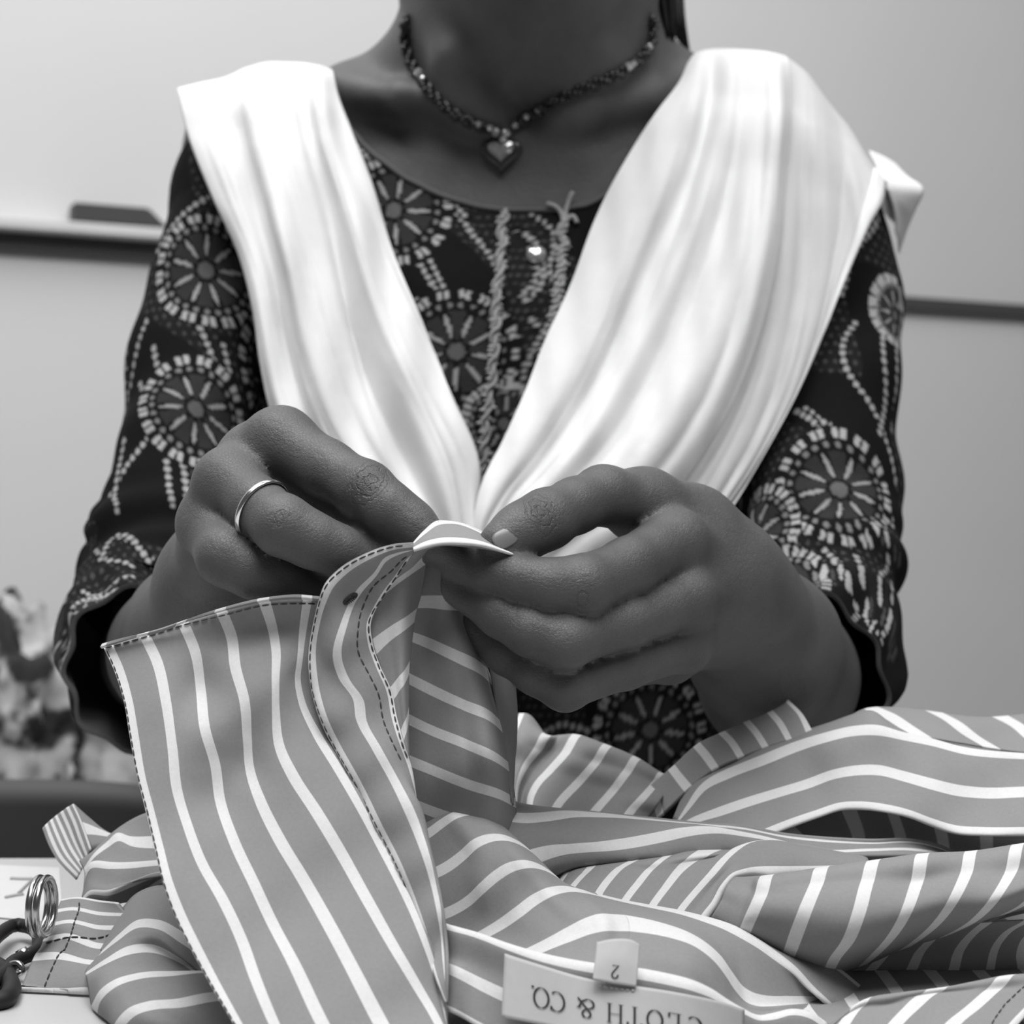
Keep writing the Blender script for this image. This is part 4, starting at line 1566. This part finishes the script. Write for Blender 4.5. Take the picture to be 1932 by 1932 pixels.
F8 = Patch([
    (6.2, '1330,1765,548 1340,1735,541 1360,1700,541 1376,1665,548 1386,1656,556 1410,1664,570'),
    (6.6, '1366,1790,546 1378,1760,538 1398,1715,537 1412,1680,542 1425,1654,554 1440,1664,572'),
    (7, '1395,1800,544 1408,1756,534 1424,1721,531 1438,1691,534 1454,1652,551 1468,1662,574'),
    (8, '1478,1825,546 1491,1794,534 1507,1750,528 1524,1707,528 1540,1671,535 1555,1637,551 1568,1648,576'),
    (9, '1560,1840,548 1574,1809,536 1600,1774,527 1620,1724,525 1636,1666,534 1653,1624,553 1664,1636,578'),
    (10, '1625,1822,556 1650,1800,544 1683,1764,530 1709,1721,525 1729,1668,534 1746,1612,556 1756,1624,580'),
    (11, '1695,1795,562 1723,1777,548 1766,1741,533 1799,1697,527 1822,1651,536 1836,1607,558 1846,1620,582'),
    (12, '1760,1775,566 1789,1762,551 1835,1737,536 1875,1697,528 1905,1651,536 1926,1594,560 1936,1606,584'),
    (13, '1860,1740,568 1888,1726,555 1935,1702,540 1970,1666,530 2000,1630,537 2020,1580,562 2030,1592,586'),
    (14, '1960,1715,568 1990,1700,556 2030,1674,542 2064,1640,532 2095,1606,539 2115,1566,562 2125,1580,586')],
    nt=70, ns=9, relief=waves((0.8, 0.02, 0.02, 0.5)))
cloth('right_front', F8, ST, shirt)
F6 = Patch([
    (-0.5, '760,1545,575 790,1522 825,1508,570 860,1502,572 900,1506,580 925,1525,595'),
    (0, '765,1540,566 790,1522 820,1512 856,1509,564 890,1514,570 915,1530,585'),
    (1, '770,1600,558 790,1583 810,1572 833,1555 859,1539,552 886,1534 912,1538,557 938,1550,566 955,1568,585'),
    (2, '775,1672,552 795,1655 820,1648 846,1635 873,1615 899,1592,543 926,1582 952,1582,545 979,1592 1006,1612,558 1020,1630,578'),
    (3, '785,1750,546 805,1735 833,1727 859,1716 886,1699 912,1674,534 939,1651 965,1636 992,1631,534 1022,1638 1045,1652 1068,1672,550 1082,1690,572'),
    (4, '800,1810,535 835,1798 870,1785 912,1764 945,1745 979,1721,526 1012,1696 1042,1682,528 1068,1678,536 1098,1682,541 1128,1690,546'),
    (5, '850,1850,520 900,1835 950,1818,514 990,1800 1012,1790 1045,1774,512 1078,1757 1111,1741 1141,1733,514 1160,1734,518 1184,1735,521'),
    (5.35, '850,1880,508 900,1860 950,1840,505 1000,1822 1045,1806,502 1078,1800 1111,1795,500 1141,1794 1184,1795,502'),
    (5.6, '850,1905,500 900,1885 950,1862,498 1000,1845 1045,1830,495 1078,1822 1111,1818,494 1141,1818 1184,1820,495')],
    nt=80, ns=9, relief=waves((0.7, 0.02, 0.03, 0.5)))
cloth('left_yoke', F6, ST, shirt, rim=False)
F11 = Patch([
    (3, '1110,1694,568 1160,1706 1230,1722,566 1323,1744 1401,1776,560 1458,1798 1507,1808,552 1567,1817,546 1590,1833 1623,1860,545 1656,1884,544 1690,1905,544'),
    (3.6, '1122,1690,556 1170,1701 1226,1712,552 1322,1735 1390,1762,544 1450,1790 1500,1808,536 1540,1830 1570,1852 1600,1878,535 1640,1905,535'),
    (4, '1128,1690,546 1174,1701 1224,1711,541 1277,1721 1323,1733,535 1368,1747 1424,1777,530 1458,1803 1491,1829,527 1524,1865 1544,1882,527 1575,1910,530'),
    (5, '1184,1735,521 1224,1742 1263,1752,517 1303,1767 1336,1788,514 1363,1815 1385,1850,515 1405,1876 1424,1886,518 1448,1890 1490,1888,524 1530,1886,530 1590,1886,540 1650,1900,546'),
    (5.35, '1184,1795,502 1224,1798 1263,1803 1303,1814,501 1336,1838 1363,1870,503 1385,1890 1410,1902,508 1448,1902,514 1490,1899,520 1530,1898,528 1590,1902,540 1650,1920,546'),
    (5.6, '1184,1820,495 1224,1832 1263,1842,495 1303,1856,495 1336,1880 1363,1903,498 1385,1915 1410,1922,503 1448,1922,509 1490,1919,515 1530,1918,523 1590,1922,535 1650,1940,543')],
    nt=90, ns=9)
cloth('right_yoke', F11, ST, shirt, rim=False)
# neckband with the labels
F12b = Patch([
    (5.7, '812,1743,529 838,1752,515 905,1772 958,1791 1012,1808,497 1117,1828 1204,1830,494 1257,1836 1306,1848,496 1343,1866 1373,1886,500 1401,1901 1431,1910,503 1458,1909 1524,1908,510'),
    (5.87, '812,1734,524 838,1743,510 905,1762 958,1781 1012,1797,492 1117,1818 1204,1828,489 1257,1838 1306,1851,490 1343,1868 1373,1888,495 1401,1904 1431,1917,499 1458,1913 1497,1905,505 1524,1909 1560,1930,508'),
    (6.13, '812,1743,520 838,1752,506 905,1772 958,1793 1012,1812,488 1117,1836 1204,1848,485 1257,1858 1306,1870,486 1343,1884 1373,1900,491 1401,1913 1431,1926,495 1458,1925 1497,1916,501 1524,1921 1560,1945,504'),
    (6.6, '812,1791,518 838,1800,504 905,1822 958,1842 1012,1860,486 1117,1885 1204,1898,483 1257,1905 1306,1912,484 1343,1922 1373,1934,488 1401,1944 1431,1955,492 1458,1955 1497,1950,497 1524,1955 1560,1975,500'),
    (7, '812,1817,514 838,1826,500 905,1860 958,1885 1012,1905,483 1117,1930 1204,1945,480 1257,1950 1306,1955,480 1373,1975 1431,1990,487 1497,1990 1560,2010,494'),
    (8, '812,1896,506 838,1905,492 870,1920 905,1940 958,1965 1012,1985,476 1117,2010 1204,2020,474 1306,2030 1431,2055,480 1560,2070,488')],
    nt=90, ns=9)
cloth('neckband', F12b, ST, shirt)
F10 = Patch([
    (-0.5, '1500,2000,480 1540,1965 1565,1935,496 1578,1925,510'),
    (0, '1560,1990,480 1585,1945 1610,1908 1633,1887,504 1650,1890,522'),
    (0.5, '1615,1985,480 1640,1935 1668,1900 1702,1874,507 1718,1880,524'),
    (1, '1660,1975,480 1690,1932 1716,1906 1749,1877 1779,1865,509 1795,1872,526'),
    (1.5, '1715,1980,480 1750,1932 1785,1900 1820,1872,505 1846,1852,512 1860,1862,530'),
    (2, '1772,1975,480 1802,1932 1838,1903 1875,1870,505 1910,1841,514 1925,1852,532'),
    (3, '1890,1975,480 1921,1932 1950,1900 1985,1860,506 2005,1836,516 2020,1848,534')], nt=50, ns=9)
cloth('pocket_front', F10, ST, shirt)
seam(F10, [(5.72, 0.02), (5.5, 0.5), (5.55, 0.95)], r=0.0002)
# lowest layer, flat on the table under the folds
base = Patch([(k, '%d,%d,470 %d,%d,560 %d,%d,650 %d,%d,700' % (500 + 110 * k, 2060, 560 + 92 * k, 1835, 610 + 80 * k, 1722, 640 + 72 * k, 1665)) for k in range(0, 17)], nt=40, ns=5)
cloth('lower_back', base, ST, shirt)

# left side of the heap: sleeve, cuff and the small tab
G1 = Patch([
    (0, '139,1517,640 152,1545,636 163,1575,632 172,1602,628'),
    (1, '128,1523,640 141,1551 152,1582 165,1615,628'),
    (2, '117,1531,640 130,1560 143,1592 160,1626,628'),
    (3, '106,1539,640 119,1568 134,1601 156,1636,626'),
    (4, '96,1547,638 108,1576 124,1609 152,1645,625'),
    (5, '87,1555,636 98,1583 114,1615 148,1653,624'),
    (5.6, '80,1562,634 90,1590 106,1620 144,1660,624')], nt=30, ns=8)
cloth('sleeve_tab', G1, stripe_mat('striped_cotton_close', 0.26, 0.66, 0.24), shirt)
G2 = Patch([
    (-0.5, '139,1517,642 170,1545 205,1572,640 260,1560,640'),
    (0.45, '172,1604,630 185,1600 215,1596,632 262,1592,632 320,1580,620')], nt=30, ns=8)
cloth('cuff_inside', G2, ST, shirt)
G3 = Patch([
    (-0.5, '150,1625,622 176,1606,622 198,1584,628 225,1562,630 262,1540,628 330,1520,615'),
    (0, '160,1645,616 178,1615,616 205,1592,618 222,1578,618 245,1588,616 290,1592,612 340,1590,608'),
    (0.5, '160,1660,612 180,1632 205,1620,608 240,1620 290,1618,604 340,1615,600'),
    (1, '158,1680,608 172,1630,606 205,1632,600 240,1632 290,1628,598 340,1625,594'),
    (1.5, '156,1690,602 168,1670 205,1668,594 240,1664 290,1655,592 340,1650,588'),
    (2, '156,1698,598 168,1686 205,1684,590 245,1668,592 290,1650,594 340,1645,588'),
    (2.6, '158,1706,596 172,1702 205,1706,596 245,1700,602 290,1690,602 340,1690,594')], nt=50, ns=8, relief=waves((1.5, 0.05, 0.03, 0)))
cloth('sleeve', G3, ST, shirt)
G4 = Patch([
    (-0.4, '260,1660,606 275,1640 300,1625,600 340,1610,592'), (0, '258,1690,604 272,1655 298,1640,598 340,1625,590'),
    (1, '262,1710,602 285,1675,598 310,1660 340,1650,588'), (2, '268,1740,600 290,1700,594 318,1690 350,1690,584')], nt=30, ns=8)
cloth('sleeve_fold', G4, ST, shirt)
G5 = Patch([
    (0, '118,1700,600 140,1696 185,1700,590 220,1702,580'),
    (1, '108,1722,592 135,1718 185,1726,583 240,1728,572'),
    (2, '96,1748,584 130,1742 185,1752,575 240,1752,565'),
    (3, '84,1775,575 125,1768 185,1786,566 240,1786,558'),
    (3.5, '78,1790,570 110,1790 165,1808,560 230,1806,552'),
    (4, '66,1808,562 110,1806 165,1818,553 230,1820,548'),
    (4.5, '50,1845,552 110,1840 165,1842,546 230,1850,544'),
    (5, '36,1880,546 110,1876 165,1872,542 230,1880,542'),
    (5.4, '34,1896,548 110,1896 170,1898,545 230,1906,545')], nt=40, ns=8)
cloth('sleeve_cuff', G5, ST, shirt, 0.0016)
seam(G5, [(0.5, 0.32), (3, 0.32), (5, 0.28), (7.6, 0.22)], r=0.0003, lift=0.0011)
seam(G5, [(3.6, 0.06), (3.0, 0.4), (2.2, 0.95)], r=0.0003, lift=0.0011)
G6 = Patch([
    (-0.7, '190,1790,566 222,1728,578 262,1684,584 310,1672,580 345,1690,570 400,1750,558'),
    (0, '190,1800,550 225,1770,546 262,1745,545 300,1748,540 340,1770,536 400,1810,535'),
    (0.6, '165,1828,545 205,1800,538 250,1770,538 290,1765,534 340,1800,528 400,1850,528'),
    (1, '162,1840,540 200,1815,534 240,1795,534 285,1790,535 340,1810,530 400,1860,524'),
    (1.5, '165,1850,534 195,1840,526 240,1828,526 290,1822,528 340,1838,526 400,1880,520'),
    (2, '178,1915,524 190,1880,517 215,1858,515 260,1843,518 320,1838,520 400,1835,518 450,1850,514'),
    (2.6, '200,1950,518 205,1915,510 230,1890,508 270,1872,511 330,1866,512 400,1862,510 460,1870,508'),
    (3, '212,1975,514 222,1945,506 248,1912,504 285,1900,506 335,1896,506 400,1882,504 470,1880,502'),
    (3.6, '240,1990,512 260,1955,505 290,1935,503 335,1925,503 400,1925,500 480,1920,498'),
    (4, '280,2000,508 310,1970,503 350,1960,500 410,1960,498 490,1955,494')], nt=70, ns=9, relief=waves((0.8, 0.03, 0.04, 0)))
cloth('sleeve_fold', G6, ST, shirt)

# labels sewn inside the neckband
LB = Patch([
    (0, '952,1799,487 1012,1818,485 1117,1848,481 1204,1861,478 1257,1869,477 1306,1878,478 1370,1893,484 1404,1905,489'),
    (1, '946,1919,478 1012,1932,477 1117,1952,473 1204,1968,470 1257,1976,470 1306,1985,471 1370,1998,477 1404,2010,482')], nt=60, ns=16)
lab = put('brand_label', LB.mesh('brand_label'), M['label'], shirt)
m = lab.modifiers.new('thickness', 'SOLIDIFY')
m.thickness, m.offset = 0.0004, 0
lab['label'] = 'white woven label lettered in black'
LS = Patch([
    (0, '1126,1778,484 1160,1772,484 1194,1775,484 1207,1783,484'),
    (0.5, '1122,1815,480 1160,1813 1180,1815 1204,1822,480'),
    (1, '1118,1848,477 1160,1856,477 1185,1860 1200,1862,477')], nt=24, ns=8)
siz = put('size_label', LS.mesh('size_label'), M['label'], shirt)
m = siz.modifiers.new('thickness', 'SOLIDIFY')
m.thickness, m.offset = 0.0006, 0


def arc(cx, cy, rx, ry, a0, a1, n=24):
    return [(cx + rx * math.cos(math.radians(a0 + (a1 - a0) * k / n)), cy + ry * math.sin(math.radians(a0 + (a1 - a0) * k / n))) for k in range(n + 1)]


def glyph(ch):
    """strokes in a unit-high box, x to the right, y up"""
    s = 0.045
    if ch == 'C': return [arc(0.42, 0.5, 0.37, 0.5, 48, 312), [(0.68, 0.97), (0.68, 0.78)]], 0.84
    if ch == 'O': return [arc(0.46, 0.5, 0.36, 0.5, 0, 360, 36)], 0.92
    if ch == 'L': return [[(0.15, 0), (0.15, 1)], [(0.02, 1), (0.28, 1)], [(0.02, 0), (0.60, 0)], [(0.60, 0), (0.60, 0.20)]], 0.66
    if ch == 'T': return [[(0.35, 0), (0.35, 1)], [(0.22, 0), (0.48, 0)], [(0.02, 1), (0.68, 1)], [(0.02, 1), (0.02, 0.82)], [(0.68, 1), (0.68, 0.82)]], 0.72
    if ch == 'H': return [[(0.15, 0), (0.15, 1)], [(0.70, 0), (0.70, 1)], [(0.15, 0.52), (0.70, 0.52)]] + [[(x - 0.12, y), (x + 0.12, y)] for x in (0.15, 0.70) for y in (0, 1)], 0.86
    if ch == '&': return [[(0.86, 0.0), (0.26, 0.66)] + arc(0.42, 0.79, 0.20, 0.20, 215, -35, 16) + [(0.50, 0.58), (0.22, 0.46)] + arc(0.34, 0.24, 0.27, 0.24, 115, 285, 16) + [(0.66, 0.16), (0.80, 0.50)], [(0.66, 0.50), (0.92, 0.50)]], 0.98
    if ch == '.': return [arc(0.08, 0.04, 0.03, 0.03, 0, 360, 8)], 0.2
    if ch == '2': return [[(0.08, 0.72)] + arc(0.32, 0.74, 0.24, 0.25, 170, -30, 14) + [(0.10, 0.06), (0.60, 0.06)]], 0.66
    return [], 0.42


def lettering(text, surf, place, w0, w1):
    """each character is one part; place(x, y) -> world point and normal on the label"""
    x = 0.0
    for ch in text:
        st_, adv = glyph(ch)
        b = MB()
        for s in st_:
            s = np.array(s)
            V, Fq = [], []
            for k in range(len(s)):
                d = s[min(k + 1, len(s) - 1)] - s[max(k - 1, 0)]
                if np.allclose(d, 0): d = s[1] - s[0]
                d = d / (np.hypot(*d) + 1e-9)
                w = w0 + w1 * abs(d[1])
                nn = np.array([-d[1], d[0]]) * w / 2
                for sg in (1, -1):
                    q = s[k] + nn * sg
                    p, n = place(x + q[0], q[1])
                    V.append(p + n * 0.0006)
            for k in range(len(s) - 1):
                Fq.append((2 * k, 2 * k + 1, 2 * k + 3, 2 * k + 2))
            b.add(V, Fq)
        if st_:
            b.build('letter', M['ink'], surf, smooth=False)
        x += adv
    return x


# the label is upside down: the text starts at its right end and its top is towards the bottom edge
for ch, cx_ in zip('CLOTH&CO.', (1300, 1265, 1228, 1191, 1155, 1100, 1047, 1017, 1000)):
    w_ = {'C': 0.80, 'L': 0.62, 'O': 0.92, 'T': 0.70, 'H': 0.85, '&': 0.95, '.': 0.16}[ch] / 2
    lettering(ch, lab, lambda x, y, c=cx_, w=w_: LB.at(0.385 + 0.335 * y, (c + 8 - 38 * (x - w) - 952) / 452), 0.035, 0.075)
lettering('2', siz, lambda x, y: LS.at(1.18 + 0.60 * y, 0.58 - 0.28 * x), 0.07, 0.07)
b = MB()
for k in range(7):
    p, n = LB.at(0.09, 0.40 + 0.022 * k)
    q, n2 = LB.at(0.09, 0.413 + 0.022 * k)
    b.tube([tuple(p), tuple((p + q) / 2 + n * 0.0006), tuple(q)], 0.0004, 5)
tag(b.build('stitching', M['label'], lab), kind='stuff')

#%%PROPS
# ------------------------------------------------------------------ key ring with its cord
kr_ = empty('key_ring', P(30, 1840, 560), 'steel split ring with a looped black cord at the left end of the table', 'key ring')
def T_(px, py, h=0.0):
    """a point on the tabletop (plus h mm) seen at px, py"""
    d = (CZ - TZ - h / 1000) * F / (py - 966)
    return P(px, py, d * 1000)
b = MB()
c0 = P(79, 1710, 566)
for s_, off in ((0, -0.0013), (1, 0.0013)):
    th = np.linspace(0, 2 * math.pi, 60)
    axv = np.array([0.998, -0.06, 0.0])
    tx = np.array([0.06, 0.998, 0.0])
    C = c0 + 0.0096 * np.outer(np.cos(th), tx * 1.0) + np.outer(np.sin(th), np.array([0, 0, 0.0096])) + axv * off
    b.tube(C, 0.00125, 8, False)
b.build('split_ring', M['steel'], kr_)
b = MB()
C = [T_(-60, 1905, 4), T_(-30, 1815, 6), T_(0, 1762, 7), T_(35, 1745, 6), T_(62, 1752, 6), T_(74, 1775, 5), T_(60, 1800, 4.5), T_(35, 1810, 4), T_(10, 1835, 4), T_(-30, 1865, 4)]
b.tube(resample(np.array(C), 50, False), 0.0026, 8)
C = [T_(-20, 1815, 3), T_(5, 1830, 3), T_(18, 1850, 3), T_(20, 1870, 3), T_(5, 1886, 3), T_(-30, 1890, 3)]
b.tube(resample(np.array(C), 40, False), 0.0032, 8)
b.build('loop_cord', M['black'], kr_)
b = MB()
C = [T_(14, 1826, 4), T_(24, 1818, 6), T_(38, 1820, 6), T_(42, 1832, 4), T_(30, 1838, 3), T_(16, 1832, 3)]
b.tube(resample(np.array(C), 40, False), 0.0011, 8)
b.tube([tuple(T_(34, 1806, 4)), tuple(T_(46, 1800, 5)), tuple(T_(56, 1806, 4))], [0.0022, 0.0028, 0.002], 8)
b.build('clasp', M['steel'], kr_)
# printed sheet of paper on the table
pp = empty('paper_sheet', T_(60, 1680), 'white sheet of paper with a faint grey mark lying behind the split ring', 'paper')
c4 = [T_(-40, 1730), T_(120, 1745), T_(112, 1640), T_(-20, 1634)]
b = MB()
b.add([tuple(q + np.array([0, 0, 0.0003])) for q in c4] + [tuple(q + np.array([0, 0, 0.0007])) for q in c4], [(0, 1, 2, 3), (4, 5, 6, 7), (0, 1, 5, 4), (1, 2, 6, 5), (2, 3, 7, 6), (3, 0, 4, 7)])
b.build('sheet', M['paper'], pp, False)
b = MB()
for pl in ('20,1662 40,1663 62,1663', '60,1664 48,1676 36,1688', '10,1698 30,1694 44,1692'):
    C = [T_(*[float(v) for v in q.split(',')]) + np.array([0, 0, 0.0009]) for q in pl.split()]
    b.tube(resample(np.array(C), 8, False), 0.0009, 4)
b.build('mark', plain('faint_ink', 0.35, 0.9), pp)

# ------------------------------------------------------------------ chair, bench and bundles behind, at the left
ch = empty('plastic_chair', (-0.43, 1.08, 0), 'dark plastic chair with a rounded backrest beyond the table', 'chair')
b = MB()
V, Fq = [], []
nu, nv = 40, 14
for i in range(nu + 1):
    u = -1 + 2 * i / nu
    for j in range(nv + 1):
        w = j / nv
        top = 0.739 - 0.010 * abs(u)**6
        z = 0.50 + (top - 0.50) * w
        V.append((-0.43 + 0.215 * u * (1 - 0.05 * (1 - w)), 1.02 - 0.05 * (1 - u * u) * 0 + 0.012 * u * u - 0.02 * (1 - w) + 0.03, z))
for i in range(nu):
    for j in range(nv):
        a = i * (nv + 1) + j
        Fq.append((a, a + 1, a + nv + 2, a + nv + 1))
b.add(V, Fq)
o = b.build('backrest', M['dark'], ch)
o.modifiers.new('thickness', 'SOLIDIFY').thickness = 0.008
bm = bmesh.new()
add_box(bm, -0.64, -0.22, 1.05, 1.42, 0.425, 0.45, 0.01)
put('seat', bm_mesh('seat', bm), M['dark'], ch, False)
for x in (-0.615, -0.245):
    for y in (1.07, 1.40):
        b = MB()
        b.tube([(x, y, 0.43), (x * 1.03, y, 0.0)], [0.018, 0.014], 10)
        b.build('leg', M['dark'], ch)
    b = MB()
    b.tube([(x + (0.02 if x < -0.4 else -0.02), 1.035, 0.43), (x + (0.015 if x < -0.4 else -0.015), 1.02, 0.56)], 0.014, 10)
    b.build('back_post', M['dark'], ch)
bn = empty('side_bench', (-0.5, 1.53, 0), 'pale low bench by the wall under the bundles of cloth', 'bench')
bm = bmesh.new()
add_box(bm, -0.85, -0.20, 1.44, 1.60, 0.63, 0.655, 0.004)
put('bench_top', bm_mesh('bench_top', bm), M['ledge'], bn, False)
for x in (-0.83, -0.23):
    for y in (1.46, 1.58):
        bm = bmesh.new()
        add_box(bm, x - 0.012, x + 0.012, y - 0.012, y + 0.012, 0, 0.63)
        put('leg', bm_mesh('leg', bm), M['metal_leg'], bn, False)


def bundle(name, c, r, amp, seed, mat, label, cat):
    b = MB()
    V, Fq = [], []
    nu, nv = 72, 40
    for i in range(nv + 1):
        th = math.pi * i / nv
        for j in range(nu):
            ph = 2 * math.pi * j / nu
            d = Vector((math.sin(th) * math.cos(ph), math.sin(th) * math.sin(ph), math.cos(th)))
            q = noise.fractal(d * 2.1 + Vector((seed, 0, 0)), 1.0, 2.0, 4) * amp + abs(noise.noise(d * 3.3 + Vector((0, seed, 0)))) * amp * 0.8
            v = Vector((d.x * r[0], d.y * r[1], d.z * r[2])) * (1 + q)
            V.append((c[0] + v.x, c[1] + v.y, max(c[2] + v.z, 0.656)))
    for i in range(nv):
        for j in range(nu):
            k = (j + 1) % nu
            Fq.append((i * nu + j, (i + 1) * nu + j, (i + 1) * nu + k, i * nu + k))
    b.add(V, Fq)
    o = b.build(name, mat)
    tag(o, label, cat)
    return o


t = NT('blotched_cloth')
v = t.math('ADD', t.math('MULTIPLY', t.ramp(t.noise(24, 3), 0.45, 0.56), 0.50), 0.03)
t.color(v)
t.set(Roughness=0.9)
M['blotch'] = t.m
bundle('cloth_bundle', P(-10, 1375, 1500), (0.068, 0.045, 0.10), 0.35, 3.0, M['blotch'], 'crumpled bundle of dark and pale patterned cloth on the bench', 'cloth bundle')
bundle('cloth_bag', P(265, 1425, 1530), (0.055, 0.04, 0.07), 0.3, 8.0, plain('grey_cloth', 0.42, 0.9), 'soft pale grey cloth bag slumped beside the patterned bundle', 'bag')
print('script', round(time.time() - T0, 1), 's')
